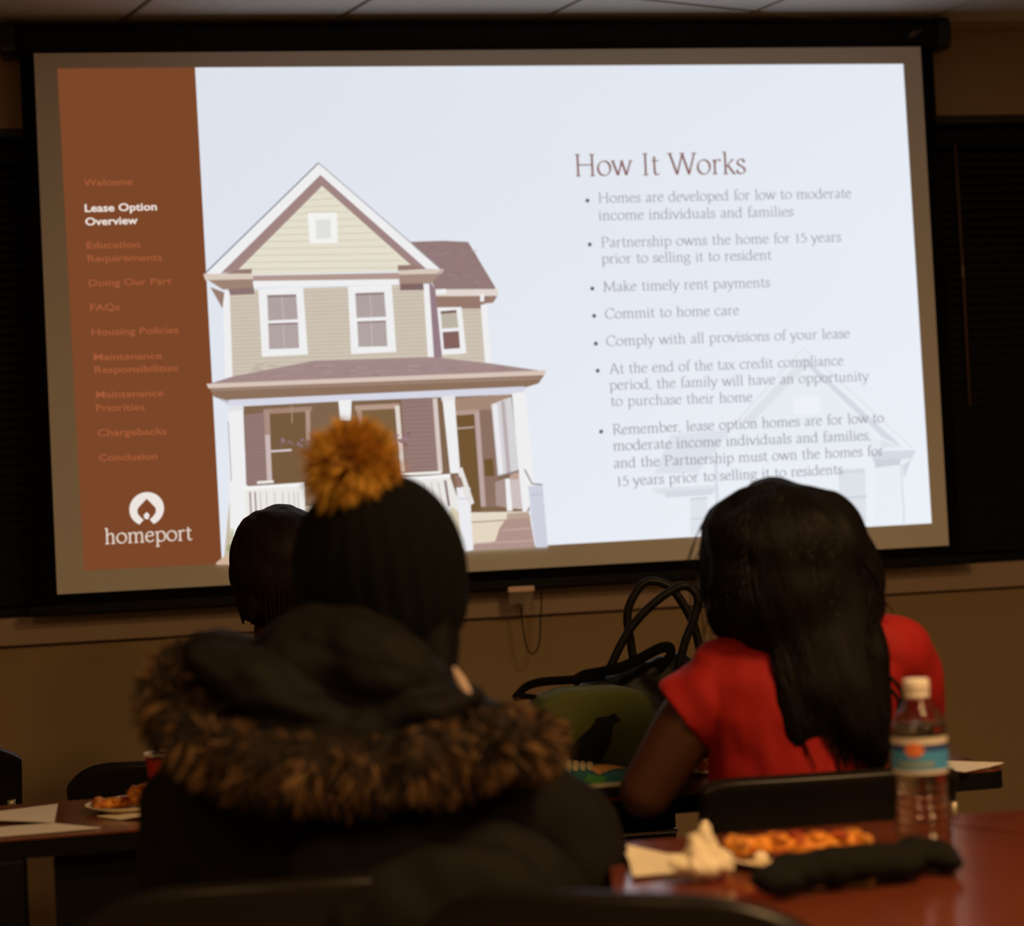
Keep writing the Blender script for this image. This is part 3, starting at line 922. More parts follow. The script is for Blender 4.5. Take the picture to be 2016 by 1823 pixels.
hd = Flat()
nib_text(hd, 'How It Works', (1129, 347.5), (1468, 342.5), 28.5, (132, 88, 78), 7.4, 3.0, 3.2)
hd.build('heading_text', slide)['kind'] = 'stuff'
TXT = [
 [('Homes are developed for low to moderate', (1176, 400.2), (1675, 390.2)), ('income individuals and families', (1177, 434.4), (1561, 426.2))],
 [('Partnership owns the home for 15 years', (1181.5, 487.7), (1655, 476.3)), ('prior to selling it to resident', (1183, 519.5), (1518, 511.8))],
 [('Make timely rent payments', (1186, 574.6), (1515, 565.5))],
 [('Commit to home care', (1189.5, 627.9), (1454.5, 620.1))],
 [('Comply with all provisions of your lease', (1192, 681.6), (1672, 665.7))],
 [('At the end of the tax credit compliance', (1198.5, 736.2), (1659.5, 719)), ('period, the family will have an opportunity', (1198.5, 768), (1709, 749.9)), ('to purchase their home', (1201, 800), (1480.5, 790.9))],
 [('Remember, lease option homes are for low to', (1204.5, 855.5), (1739, 831.4)), ('moderate income individuals and families,', (1205.5, 887.4), (1714, 866)), ('and the Partnership must own the homes for', (1207, 921.5), (1738, 896.5)), ('15 years prior to selling it to residents', (1212.5, 957), (1658, 932.9))],
]
BUL = [(1155.5, 395.7), (1160, 482), (1165, 568.7), (1168.7, 622.4), (1172, 677), (1175.6, 730.3), (1182.4, 850)]
for k, lines in enumerate(TXT):
    tx = Flat()
    for t, p0, p1 in lines:
        nib_text(tx, t, p0, p1, 13.2, (150, 146, 160) if k < 6 else (142, 136, 148), 7.4, 3.6, 3.6)
    dot(tx, BUL[k][0], BUL[k][1], 4.0, (92, 92, 110))
    tx.build('bullet_text', slide)['kind'] = 'stuff'

def sans(fl, txt, p0, p1, cap_px, col, bold=0.0):
    Flat.layer += 1
    cu = bpy.data.curves.new('lettering', 'FONT')
    cu.body = txt
    cu.size = 1.0
    cu.offset = bold
    cu.resolution_u = 3
    o = bpy.data.objects.new('lettering', cu)
    COL.objects.link(o)
    dg = bpy.context.evaluated_depsgraph_get()
    me = bpy.data.meshes.new_from_object(o.evaluated_get(dg))
    xs = [v.co.x for v in me.vertices]
    x0, x1 = min(xs), max(xs)
    a, b = on_y(*p0, SY), on_y(*p1, SY)
    ex = (b - a).normalized(); ez = Vector((-ex.z, 0, ex.x))
    sx = (b - a).length / (x1 - x0)
    sy = (on_y(p0[0], p0[1] - cap_px, SY) - a).length / 0.73
    for p in me.polygons:
        pts = []
        for vi in p.vertices:
            c = me.vertices[vi].co
            q = a + ex * ((c.x - x0) * sx) + ez * (c.y * sy)
            pts.append((q.x, q.z))
        fl.poly3(pts, col)
    bpy.data.objects.remove(o); bpy.data.meshes.remove(me); bpy.data.curves.remove(cu)
MENU = [('Welcome', (165, 367), (261.5, 365)), ('Education', (171, 490), (276, 488)), ('Requirements', (173, 516), (319.5, 513.5)), ('Doing Our Part', (175.5, 564.5), (338, 560)), ('FAQs', (178, 612.6), (236, 611)),
        ('Housing Policies', (181, 661), (352, 656)), ('Maintenance', (185, 710), (319, 707)), ('Responsibilities', (186.5, 735), (350.5, 731)), ('Maintenance', (189.5, 784), (322, 780)), ('Priorities', (189.5, 810), (285, 807.6)),
        ('Chargebacks', (192.5, 859), (328, 855)), ('Conclusion', (195, 908), (310, 904.5))]
mt = Flat()
for t, p0, p1 in MENU:
    sans(mt, t, p0, p1, 14.0, (164, 90, 56), 0.014)
mt.build('menu_text', slide)
ma = Flat()
sans(ma, 'Lease Option', (167.5, 418), (309, 414.5), 15.5, (240, 226, 216), 0.022)
sans(ma, 'Overview', (168.5, 444.5), (271.5, 441.5), 15.5, (240, 226, 216), 0.022)
ma.build('highlighted_menu_text', slide)
# logo: an open ring whose inner hole is a house, over the name
lg = Flat()
Flat.layer += 1
Cn = (288.8, 1002.0)
inner = [(-17, -1), (0, -20), (17, -1), (17, 8), (10, 20), (6, 24)]
def lp(x, y):
    q = on_y(Cn[0] + x, Cn[1] + y - 0.04 * x, SY)
    return (q.x, q.z)
for sgn in (-1, 1):
    out = [(sgn * 34 * math.sin(t), -33 * math.cos(t)) for t in [k * (math.pi - 0.42) / 18 for k in range(19)]]
    inn = [(0, -20), (sgn * 9, -11), (sgn * 18, -1), (sgn * 18, 8), (sgn * 12, 16), (sgn * 6, 21)]
    def along(pts, t):
        L = [0]
        for i in range(1, len(pts)):
            L.append(L[-1] + math.dist(pts[i - 1], pts[i]))
        s = t * L[-1]
        for i in range(1, len(pts)):
            if s <= L[i] + 1e-9:
                u = (s - L[i - 1]) / (L[i] - L[i - 1])
                return (pts[i - 1][0] + (pts[i][0] - pts[i - 1][0]) * u, pts[i - 1][1] + (pts[i][1] - pts[i - 1][1]) * u)
        return pts[-1]
    for k in range(18):
        o1, o2 = out[k], out[k + 1]
        i1, i2 = along(inn, k / 18), along(inn, (k + 1) / 18)
        lg.poly3([lp(*o1), lp(*o2), lp(*i2), lp(*i1)], (238, 228, 222))
lg.poly3([lp(-6, 12), lp(0, 6), lp(6, 12), lp(3, 20), lp(-3, 20)], (238, 228, 222))
nib_text(lg, 'homeport', (206, 1070.5), (379, 1062.5), 19.5, (224, 206, 192), 8.5, 5.0, 6.0)
lg.build('logo', slide)

# ------------------------------------------------------------------ tables
TZ1, TZ2 = 0.745, 0.725
def table(name, label, poly, z, legs, leg_r=0.022, group=None, thick=0.028, rails=None, panel=None):
    cx = sum(p[0] for p in poly) / len(poly); cy = sum(p[1] for p in poly) / len(poly)
    t = thing(name, label, 'table', (cx, cy, 0), group)
    rp = round_poly(poly, 0.03)
    bm = bmesh.new()
    prism(bm, rp, z - 0.003, z)
    obj('tabletop', bm, m_wood, t)
    bm = bmesh.new()
    prism(bm, [(cx + (x - cx) * 1.003, cy + (y - cy) * 1.003) for x, y in rp], z - 0.003 - thick, z - 0.003)
    obj('edge_band', bm, m_edge, t)
    for x, y in legs:
        bm = bmesh.new()
        box(bm, x - leg_r, x + leg_r, y - leg_r, y + leg_r, 0.012, z - 0.003 - thick, bev=0.005)
        lg_ = obj('leg', bm, m_black, t)
        bm = bmesh.new()
        lathe(bm, [(leg_r * 0.9, 0), (leg_r * 1.05, 0.006), (leg_r * 0.9, 0.014)], (x, y, 0), 12)
        obj('foot', bm, m_plastic, lg_)
    for a, b, r in rails or []:
        tubeobj('rail', [a, (Vector(a) + Vector(b)) / 2, b], r, m_alu, t, seg=8)
    if panel:
        boxobj('modesty_panel', panel, m_black, t)
    return t
# near table: two tapered tables pushed together along a slanting joint
ya = -2.585
table('tapered_table', 'red-brown laminate table carrying the water bottle and the napkins',
      [(-0.365, ya), (0.028, ya), (0.372, ya - 0.62), (0.30, ya - 0.66), (-0.28, ya - 0.66), (-0.455, ya - 0.43)], TZ1,
      [(-0.30, ya - 0.08), (0.0, ya - 0.08), (0.2, ya - 0.56), (-0.2, ya - 0.56)], group='tapered tables pushed together')
table('tapered_table', 'empty red-brown laminate table joined to the bottle table along a slanting seam',
      [(0.038, ya), (1.25, ya), (0.95, ya - 0.66), (0.386, ya - 0.62)], TZ1,
      [(0.2, ya - 0.08), (1.1, ya - 0.08), (0.85, ya - 0.55), (0.5, ya - 0.55)], group='tapered tables pushed together')
yf, yk = -2.075, -1.62
yl = -2.015
table('training_table', 'narrow dark table in front of the person in red with bags on it',
      [(-0.86, yf), (0.412, yf), (0.412, yk), (-0.86, yk)], TZ2,
      [(-0.78, yf + 0.1), (0.30, yf + 0.12), (-0.78, yk - 0.06), (0.30, yk - 0.06)], group='narrow tables in the front row',
      rails=[((-0.80, yk - 0.036, 0.637), (-0.035, yk - 0.036, 0.637), 0.0035), ((-0.80, yk - 0.036, 0.597), (-0.035, yk - 0.036, 0.597), 0.005)],
      panel=(-0.80, -0.035, yk - 0.028, yk - 0.016, 0.40, 0.694))
table('training_table', 'narrow dark table with loose papers at the edge of the picture',
      [(-2.15, yl), (-0.88, yl), (-0.88, yk), (-2.15, yk)], TZ2,
      [(-2.05, yf + 0.1), (-1.175, yf + 0.08), (-2.05, yk - 0.06), (-1.0, yk - 0.06)], leg_r=0.03, group='narrow tables in the front row',
      panel=(-1.105, -0.92, yf + 0.10, yf + 0.115, 0.30, 0.695))

# ------------------------------------------------------------------ chairs
m_shell = mat('chair_shell', (0.010, 0.008, 0.007), 0.33, spec=0.35, noise_scale=30, noise_amt=0.1)
m_leg = mat('chair_steel', (0.42, 0.36, 0.26), 0.4, metal=0.6)
def make_chair(label, loc, rz, top=0.79, w=0.43, low=0.50, curve=0.05, corner=6, drop=0.045, posts=None):
    t = thing('stacking_chair', label, 'chair', loc, 'black stacking chairs', rz, local=True)
    bm = bmesh.new()
    nu, nv = 20, 8
    g_ = []
    for j in range(nv + 1):
        v = j / nv
        row = []
        for i in range(nu + 1):
            u = -1 + 2 * i / nu
            zt = top - drop * abs(u) ** corner
            zb = low + 0.03 * abs(u) ** corner
            z = zb + (zt - zb) * v
            x = u * w / 2 * (1 - 0.05 * (1 - v) ** 2)
            y = -0.20 - 0.05 * v + curve * u * u - 0.015 * max(0, v - 0.8) / 0.2
            row.append(bm.verts.new((x, y, z)))
        g_.append(row)
    for j in range(nv):
        for i in range(nu):
            bm.faces.new((g_[j][i], g_[j][i + 1], g_[j + 1][i + 1], g_[j + 1][i]))
    o = obj('backrest', bm, m_shell, t)
    modmesh(o, ('SOLIDIFY', dict(thickness=0.022, offset=0.0)), ('BEVEL', dict(width=0.006, segments=2, limit_method='ANGLE')), ('SUBSURF', dict(levels=1)))
    bm = bmesh.new()
    g_ = []
    for j in range(11):
        v = j / 10
        row = []
        for i in range(15):
            u = -1 + 2 * i / 14
            x = u * 0.215 * w / 0.43 * (1 - 0.12 * (1 - v) ** 2)
            y = -0.17 + v * 0.40
            z = 0.445 + 0.012 * u * u - 0.03 * max(0, v - 0.8) / 0.2 * max(0, v - 0.8) / 0.2 - 0.012 * math.sin(v * math.pi)
            row.append(bm.verts.new((x, y, z)))
        g_.append(row)
    for j in range(10):
        for i in range(14):
            bm.faces.new((g_[j][i], g_[j][i + 1], g_[j + 1][i + 1], g_[j + 1][i]))
    o = obj('seat', bm, m_shell, t)
    modmesh(o, ('SOLIDIFY', dict(thickness=0.016, offset=-1.0)), ('SUBSURF', dict(levels=1)))
    for s in (-1, 1):
        if posts:
            pp_ = [(s * posts, -0.15, 0.42), (s * posts, -0.215, 0.52), (s * posts, -0.232, 0.62), (s * posts, -0.245, 0.735)]
        else:
            pp_ = [(s * 0.205 * w / 0.43, -0.14, 0.42), (s * 0.2 * w / 0.43, -0.18, 0.50), (s * 0.195 * w / 0.43, -0.195, 0.60), (s * 0.19 * w / 0.43, -0.2, 0.66)]
        tubeobj('back_post', spline(pp_, 5), 0.006 if posts else 0.009, m_leg, t, 8)
        kw_ = w / 0.43
        for fy, bx in ((0.20, 0.02), (-0.16, -0.09)):
            l = tubeobj('leg', spline([(s * 0.195 * kw_, fy * 0.9, 0.425), (s * 0.205 * kw_, fy + bx * 0.3, 0.25), (s * 0.225 * kw_, fy + bx, 0.012)], 5), 0.010, m_leg, t, 8)
            bm = bmesh.new()
            lathe(bm, [(0.012, 0), (0.013, 0.012), (0.011, 0.024)], (s * 0.225 * kw_, fy + bx, 0), 10)
            obj('foot', bm, m_plastic, l)
    bm = bmesh.new()
    tube(bm, [(-0.19 * w / 0.43, 0.17, 0.425), (0, 0.17, 0.425), (0.19 * w / 0.43, 0.17, 0.425)], 0.008, 8)
    obj('seat_brace', bm, m_leg, t, True)
    return t
def chair_at(label, px, py, top, rz, **kw):
    """place a chair so that the middle of its back's top edge stands over the given sight line"""
    p = on_z(px, py, top)
    off = Matrix.Rotation(rz, 3, 'Z') @ Vector((0, -0.255, 0))
    return make_chair(label, (p.x - off.x, p.y - off.y, 0), rz, top=top, **kw)
chair_at('black stacking chair under the person in the fur-trimmed parka', 540, 1733, 0.79, R(-4), w=0.44, corner=4)
chair_at('empty black stacking chair pushed against the corner of the bottle table', 1180, 1756, 0.80, R(-33), w=0.42, corner=4)
chair_at('black stacking chair the person in red sits on', 1634, 1521, 0.79, R(-3), w=0.375, low=0.53, corner=14, curve=0.01, drop=0.012, posts=0.182)
chair_at('black stacking chair with a blue sheen behind the pizza plate', 322, 1497, 0.76, R(-6), w=0.37)
chair_at('black chair with a rounded back cut off by the picture edge', -165, 1466, 0.79, R(8), w=0.40, corner=3)
chair_at('black stacking chair under the person half hidden by the pom-pom hat', 648, 1398, 0.80, R(0), w=0.36)

# ------------------------------------------------------------------ people
def head_shapes(bm, c, face, rw=0.074, rd=0.094, rh=0.112):
    """skull, jaw, nose, brow, lips and ears; face = unit vector the face looks along"""
    f = Vector((face[0], face[1], 0)).normalized()
    s = Vector((f.y, -f.x, 0))
    rot = Matrix((s, f, Vector((0, 0, 1)))).transposed()
    def at(x, y, z):
        return c + s * x + f * y + Vector((0, 0, z))
    ellip(bm, at(0, -0.008, 0.012), (rw, rd, rh * 0.92), rot)
    ellip(bm, at(0, 0.030, -0.055), (rw * 0.74, rd * 0.62, rh * 0.56), rot)
    ellip(bm, at(0, 0.095, -0.022), (0.011, 0.016, 0.026), rot, 10)
    ellip(bm, at(0, 0.102, -0.036), (0.016, 0.011, 0.010), rot, 10)
    ellip(bm, at(0, 0.088, -0.066), (0.024, 0.009, 0.010), rot, 10)
    for k in (-1, 1):
        ellip(bm, at(k * rw * 1.0, -0.004, -0.02), (0.010, 0.020, 0.031), rot, 10)
        ellip(bm, at(k * 0.031, 0.072, 0.010), (0.021, 0.014, 0.009), rot, 10)
        ellip(bm, at(k * 0.030, 0.074, -0.010), (0.012, 0.011, 0.008), rot, 10)
def hand_shapes(bm, wrist, fwd, palm_down=Vector((0, 0, -1)), side=1):
    f = Vector(fwd).normalized()
    d = (palm_down - f * palm_down.dot(f)).normalized()
    s = f.cross(d).normalized() * side
    capsule(bm, wrist, 0.024, wrist + f * 0.03, 0.027)
    rot = Matrix((s, f, -d)).transposed()
    ellip(bm, wrist + f * 0.062, (0.040, 0.046, 0.015), rot, 14)
    for k, (off, L) in enumerate(((-0.030, 0.062), (-0.010, 0.072), (0.011, 0.067), (0.030, 0.052))):
        b = wrist + f * 0.10 + s * off
        m1 = b + f * (L * 0.5) + d * 0.006 + s * off * 0.15
        m2 = m1 + f * (L * 0.32) + d * 0.018
        limb(bm, [b - f * 0.02, b, m1, m2], [0.0095, 0.0095, 0.0088, 0.0075])
    b = wrist + f * 0.035 - s * 0.032
    limb(bm, [b, b + f * 0.035 - s * 0.022 + d * 0.006, b + f * 0.066 - s * 0.024 + d * 0.012], [0.014, 0.0115, 0.009])
def lower_body(bm, hip, face, thigh=0.40, shin=0.42, r=0.075):
    f = Vector((face[0], face[1], 0)).normalized()
    s = Vector((f.y, -f.x, 0))
    ellip(bm, hip + Vector((0, 0, 0.01)), (0.165, 0.125, 0.10))
    for k in (-1, 1):
        h0 = hip + s * (k * 0.085)
        kn = h0 + f * thigh + s * (k * 0.03) + Vector((0, 0, 0.0))
        an = Vector((kn.x, kn.y, 0.085)) - f * 0.02
        limb(bm, [h0, kn], [r, 0.056]); limb(bm, [kn, an], [0.055, 0.036])
        ellip(bm, Vector((an.x, an.y, 0.045)) + f * 0.06, (0.043, 0.12, 0.042), Matrix((s, f, Vector((0, 0, 1)))).transposed())

# ---- the person in red -----------------------------------------------------------
D1 = 2.85
base = P(1570, 1500, D1); base.z = 0
wr = thing('person', 'person in a red short-sleeved top leaning an elbow on the narrow table', 'person', base)
hc = P(1535, 1114, D1 + 0.03)
LK = Vector((0.06, 1, 0))
bm = bmesh.new()
head_shapes(bm, hc, LK)
nk = P(1545, 1235, D1)
ls, rs = P(1418, 1330, D1 + 0.0), P(1755, 1300, D1 + 0.0)
hip = P(1580, 1760, D1 + 0.02); hip.z = 0.535
limb(bm, [hc + Vector((0, -0.012, -0.06)), nk + Vector((0, 0.01, -0.03))], [0.052, 0.056])
sx = Vector((1, -0.12, 0))
chest = (ls + rs) / 2
loft(bm, [(hip, 0.15, 0.10, sx), (hip.lerp(chest, 0.35), 0.125, 0.085, sx), (hip.lerp(chest, 0.75), 0.145, 0.10, sx), (chest + Vector((0, 0, -0.01)), 0.155, 0.085, sx), (chest + Vector((0, 0, 0.04)), 0.09, 0.06, sx)])
le = P(1272, 1558, D1 + 0.01)
lw = P(1330, 1530, D1 + 0.27); lw.z = TZ2 + 0.045
limb(bm, [ls, P(1352, 1430, D1), le], [0.043, 0.049, 0.041]); limb(bm, [le, lw], [0.041, 0.027])
hand_shapes(bm, lw, (0.35, 1, -0.02), side=-1)
re_ = P(1800, 1470, D1 + 0.10)
rw_ = P(1740, 1520, D1 + 0.33); rw_.z = TZ2 + 0.045
limb(bm, [rs, re_], [0.043, 0.041]); limb(bm, [re_, rw_], [0.041, 0.027])
hand_shapes(bm, rw_, (-0.3, 1, -0.02), side=1)
lower_body(bm, hip, (0.05, 1), thigh=0.36)
blob('body', bm, m_skin, wr, vox=0.006, smooth=4)
# red top with cap sleeves
m_red = mat('red_jersey', (0.34, 0.005, 0.003), 0.78, noise_scale=10, noise_amt=0.12, bump=0.25, bump_scale=500)
bm = bmesh.new()
lo = P(1578, 1560, D1)
loft(bm, [(lo + Vector((0, 0.0, -0.10)), 0.155, 0.115, sx), (lo, 0.140, 0.108, sx), (P(1578, 1470, D1), 0.137, 0.106, sx), (P(1580, 1400, D1), 0.150, 0.108, sx), (P(1585, 1330, D1), 0.160, 0.100, sx), (P(1585, 1280, D1), 0.150, 0.082, sx), (P(1582, 1250, D1), 0.09, 0.06, sx)])
limb(bm, [P(1590, 1300, D1), P(1428, 1322, D1)], [0.07, 0.056])
tube(bm, [P(1455, 1325, D1), P(1440, 1335, D1), P(1392, 1373, D1), P(1346, 1410, D1 + 0.004)], [0.03, 0.058, 0.061, 0.060], 20)
limb(bm, [P(1590, 1290, D1), P(1757, 1282, D1)], [0.068, 0.056])
limb(bm, [P(1757, 1284, D1), P(1775, 1330, D1 + 0.02), P(1790, 1385, D1 + 0.05)], [0.056, 0.054, 0.050])
top_ = blob('top', bm, m_red, wr, vox=0.004, smooth=14, wrinkle=(0.010, 11.0, 0.5))
bm = bmesh.new()
lower = hip
for k in (-1, 1):
    h0 = hip + Vector((k * 0.085, 0, 0))
    kn = h0 + Vector((k * 0.03, 0.36, 0))
    limb(bm, [h0, kn], [0.083, 0.063]); limb(bm, [kn, Vector((kn.x, kn.y - 0.02, 0.11))], [0.062, 0.047])
ellip(bm, hip + Vector((0, 0, 0.02)), (0.175, 0.135, 0.11))
blob('trousers', bm, mat('dark_denim', (0.010, 0.011, 0.016), 0.8), wr, vox=0.009, smooth=3)
# hair: a full crown, mass falling down the back, then loose wavy locks
bm = bmesh.new()
ellip(bm, P(1540, 1070, D1), (0.111, 0.122, 0.092))
ellip(bm, P(1488, 1062, D1 + 0.01), (0.074, 0.10, 0.072))
ellip(bm, P(1528, 1000, D1 + 0.01), (0.056, 0.08, 0.042))
ellip(bm, P(1600, 1085, D1), (0.080, 0.105, 0.090))
ellip(bm, P(1450, 1140, D1 + 0.02), (0.052, 0.09, 0.10))
ellip(bm, P(1460, 1205, D1 + 0.0), (0.054, 0.07, 0.052))
ellip(bm, P(1635, 1140, D1 + 0.0), (0.075, 0.09, 0.09))
ellip(bm, P(1664, 1195, D1 - 0.01), (0.052, 0.08, 0.060))
ellip(bm, P(1560, 1150, D1 - 0.01), (0.125, 0.108, 0.12))
def path(pts):
    return [P(x, y, d) for x, y, d in pts]
for pts, rr in (([(1570, 1180, 2.83), (1600, 1270, 2.80), (1612, 1350, 2.775), (1618, 1420, 2.77), (1604, 1475, 2.77)], [0.085, 0.066, 0.05, 0.032, 0.006]),
                ([(1625, 1160, 2.83), (1655, 1260, 2.80), (1672, 1350, 2.775), (1688, 1420, 2.77), (1690, 1480, 2.77)], [0.08, 0.062, 0.052, 0.044, 0.010]),
                ([(1550, 1190, 2.82), (1564, 1270, 2.79), (1566, 1370, 2.765), (1572, 1440, 2.76), (1562, 1508, 2.765)], [0.06, 0.042, 0.028, 0.022, 0.005]),
                ([(1660, 1200, 2.81), (1698, 1300, 2.78), (1715, 1390, 2.77), (1722, 1460, 2.77), (1725, 1512, 2.775)], [0.05, 0.04, 0.034, 0.026, 0.010])):
    limb(bm, path(pts), rr)
hair = blob('hair', bm, m_hair, wr, vox=0.006, smooth=5, wrinkle=(0.010, 16.0, 0.35))
from mathutils.bvhtree import BVHTree
bvh = BVHTree.FromPolygons([v.co.copy() for v in hair.data.vertices], [tuple(p.vertices) for p in hair.data.polygons])
def on_hair(px, py, dflt):
    r_ = ray(px, py)
    loc_, nn_, ix_, dist_ = bvh.ray_cast(CAM, r_.normalized(), 4.0)
    if loc_ is None:
        return None
    return loc_ - r_.normalized() * 0.001
bm = bmesh.new()
for i in range(430):
    ph = random.random() * 6.28
    x0 = 1398 + random.random() * 300
    y0 = 955 + ((x0 - 1540) / 150) ** 2 * 95 + random.random() ** 2 * 170
    xe = 1560 + (x0 - 1398) / 300 * 185 + random.gauss(0, 16)
    ye = 1390 + random.random() * 145
    if x0 < 1455:
        xe, ye = x0 + random.gauss(22, 16), 1190 + random.random() * 75
    if x0 > 1660 and random.random() < 0.5:
        xe, ye = x0 + 38 + random.gauss(8, 10), 1180 + random.random() * 70
    if x0 > 1690 and y0 > 1050:
        continue
    pts = []
    A_w = 5 + 5 * random.random()
    last = None
    for k in range(19):
        t = k / 18
        x = x0 + (xe - x0) * t ** 1.1 + A_w * t * math.sin(ph + t * 15) + (1540 - x0) * 0.25 * (1 - t) ** 4
        y = y0 + (ye - y0) * t
        q = on_hair(x, y, None)
        if q is None:
            q = P(x, y, last if last else D1 - 0.02)
        d = (q - CAM).dot(FW)
        if last is not None:
            d = last + max(-0.02, min(0.02, d - last))
            q = P(x, y, d)
        last = d
        pts.append(q)
    tube(bm, pts, [0.0036 * (1 - 0.85 * t2 ** 2) for t2 in [k / 18 for k in range(19)]], 5)
for i in range(24):      # flyaway hairs at the outline
    x0 = random.choice([1400, 1410, 1440, 1680, 1700, 1480, 1640, 1690]) + random.gauss(0, 8)
    y0 = 1000 + random.random() * 180
    s_ = -1 if x0 < 1540 else 1
    p = [P(x0, y0, D1), P(x0 + s_ * 22, y0 + 40, D1 - 0.01), P(x0 + s_ * (24 + random.random() * 18), y0 + 110, D1), P(x0 + s_ * (10 + random.random() * 20), y0 + 170, D1)]
    tube(bm, spline(p, 5), 0.0010, 4)
for x0, y0, x1, y1 in ((1700, 1230, 1775, 1385), (1690, 1250, 1768, 1400), (1540, 1440, 1552, 1512), (1640, 1450, 1632, 1520)):
    p = [P(x0, y0, D1 - 0.05), P(x0 + (x1 - x0) * 0.3, y0 + (y1 - y0) * 0.45, D1 - 0.085), P(x1 - 4, y0 + (y1 - y0) * 0.8, D1 - 0.085), P(x1, y1, D1 - 0.08)]
    tube(bm, spline(p, 5), 0.003, 5)
lk = obj('hair_locks', bm, mat('hair_lock', (0.0040, 0.0026, 0.0022), 0.60, spec=0.2), hair, True)
lk['kind'] = 'stuff'

# ---- short-haired person in the row in front ------------------------------------
D2 = 3.86
b2 = P(630, 1500, D2); b2.z = 0
wp = thing('person', 'bareheaded person in a dark sweater half hidden behind the pom-pom hat', 'person', b2)
hc = P(552, 1110, D2)
bm = bmesh.new()
head_shapes(bm, hc, (0.05, 1, 0))
ls, rs = P(435, 1345, D2 + 0.02), P(735, 1338, D2 + 0.02)
hip = P(645, 1700, D2 + 0.02); hip.z = 0.535
limb(bm, [hc + Vector((0, -0.01, -0.06)), P(556, 1290, D2)], [0.054, 0.060])
chest = (ls + rs) / 2
loft(bm, [(hip, 0.16, 0.11, sx), (hip.lerp(chest, 0.4), 0.135, 0.095, sx), (hip.lerp(chest, 0.75), 0.15, 0.105, sx), (chest, 0.15, 0.085, sx), (chest + Vector((0, 0, 0.045)), 0.08, 0.06, sx)])
for s_, sh in ((-1, ls), (1, rs)):
    el = sh + Vector((s_ * 0.03, 0.06, -0.25)); wrp = el + Vector((-s_ * 0.08, 0.22, -0.03))
    limb(bm, [sh, el], [0.05, 0.042]); limb(bm, [el, wrp], [0.042, 0.027])
    hand_shapes(bm, wrp, (-s_ * 0.3, 1, -0.05), side=s_)
lower_body(bm, hip, (0, 1))
blob('body', bm, m_skin, wp, vox=0.007, smooth=4)
bm = bmesh.new()
loft(bm, [(hip, 0.175, 0.125, sx), (hip.lerp(chest, 0.4), 0.15, 0.11, sx), (hip.lerp(chest, 0.75), 0.165, 0.115, sx), (chest + Vector((0, 0, 0.005)), 0.165, 0.10, sx), (chest + Vector((0, 0, 0.045)), 0.075, 0.075, sx)])
for s_, sh in ((-1, ls), (1, rs)):
    el = sh + Vector((s_ * 0.03, 0.06, -0.25)); wrp = el + Vector((-s_ * 0.07, 0.2, -0.03))
    limb(bm, [sh, el], [0.062, 0.052]); limb(bm, [el, wrp], [0.052, 0.038])
blob('sweater', bm, mat('dark_sweater', (0.012, 0.009, 0.008), 0.9), wp, vox=0.008, smooth=4)
bm = bmesh.new()
for k in (-1, 1):
    h0 = hip + Vector((k * 0.085, 0, 0)); kn = h0 + Vector((k * 0.03, 0.40, 0))
    limb(bm, [h0, kn], [0.084, 0.064]); limb(bm, [kn, Vector((kn.x, kn.y - 0.02, 0.11))], [0.063, 0.047])
blob('trousers', bm, mat('dark_denim', (0.01, 0.011, 0.016), 0.8), wp, vox=0.009, smooth=3)
bm = bmesh.new()
ellip(bm, P(553, 1092, D2 - 0.005), (0.104, 0.118, 0.100))
ellip(bm, P(550, 1125, D2 - 0.03), (0.100, 0.092, 0.092))
ellip(bm, P(548, 1170, D2 - 0.045), (0.084, 0.060, 0.070))
h2 = blob('hair', bm, mat('hair_auburn', (0.008, 0.003, 0.002), 0.6, spec=0.2), wp, vox=0.006, smooth=4, wrinkle=(0.004, 30.0, 0.2))
bm = bmesh.new()
for i in range(90):
    a = random.uniform(-1.5, 1.5)
    p0 = P(553, 1092, D2) + Vector((0.092 * math.sin(a), -0.110 * math.cos(a), 0.005 + 0.035 * random.random()))
    p2 = P(552, 1195 + random.random() * 30, D2 - 0.02) + Vector((0.075 * math.sin(a), -0.080 * math.cos(a), 0))
    pm = p0.lerp(p2, 0.5) + Vector((0.012 * math.sin(a), -0.012 * math.cos(a), 0))
    tube(bm, spline([p0, pm, p2], 5), 0.0022, 4)
hl = obj('hair_locks', bm, mat('hair_auburn_lock', (0.010, 0.004, 0.003), 0.55, spec=0.25), h2, True)
hl['kind'] = 'stuff'

# ---- person in the parka and the pom-pom hat -------------------------------------
D3 = 2.40
b3 = P(760, 1600, D3); b3.z = 0
wh = thing('person', 'person in a dark parka with a fur-edged hood and a black knit pom-pom hat', 'person', b3)
hc = P(748, 1120, D3)
bm = bmesh.new()
head_shapes(bm, hc, (0.10, 1, 0))
ls, rs = P(470, 1560, D3), P(1040, 1545, D3)
hip = P(760, 1800, D3 + 0.04); hip.z = 0.54
limb(bm, [hc + Vector((0, -0.01, -0.06)), P(752, 1370, D3)], [0.054, 0.060])
chest = (ls + rs) / 2
loft(bm, [(hip, 0.17, 0.12, sx), (hip.lerp(chest, 0.5), 0.15, 0.10, sx), (chest, 0.17, 0.10, sx), (chest + Vector((0, 0, 0.06)), 0.12, 0.08, sx)])
hands = []
for s_, sh in ((-1, ls), (1, rs)):
    el = sh + Vector((s_ * 0.055, 0.04, -0.20)); wrp = el + Vector((-s_ * 0.10, 0.23, 0.02))
    limb(bm, [sh, el], [0.05, 0.042]); limb(bm, [el, wrp], [0.042, 0.027])
    hand_shapes(bm, wrp, (-s_ * 0.4, 1, -0.1), side=s_)
    hands.append((sh, el, wrp))
lower_body(bm, hip, (0.05, 1))
blob('body', bm, m_skin, wh, vox=0.007, smooth=4)
bm = bmesh.new()
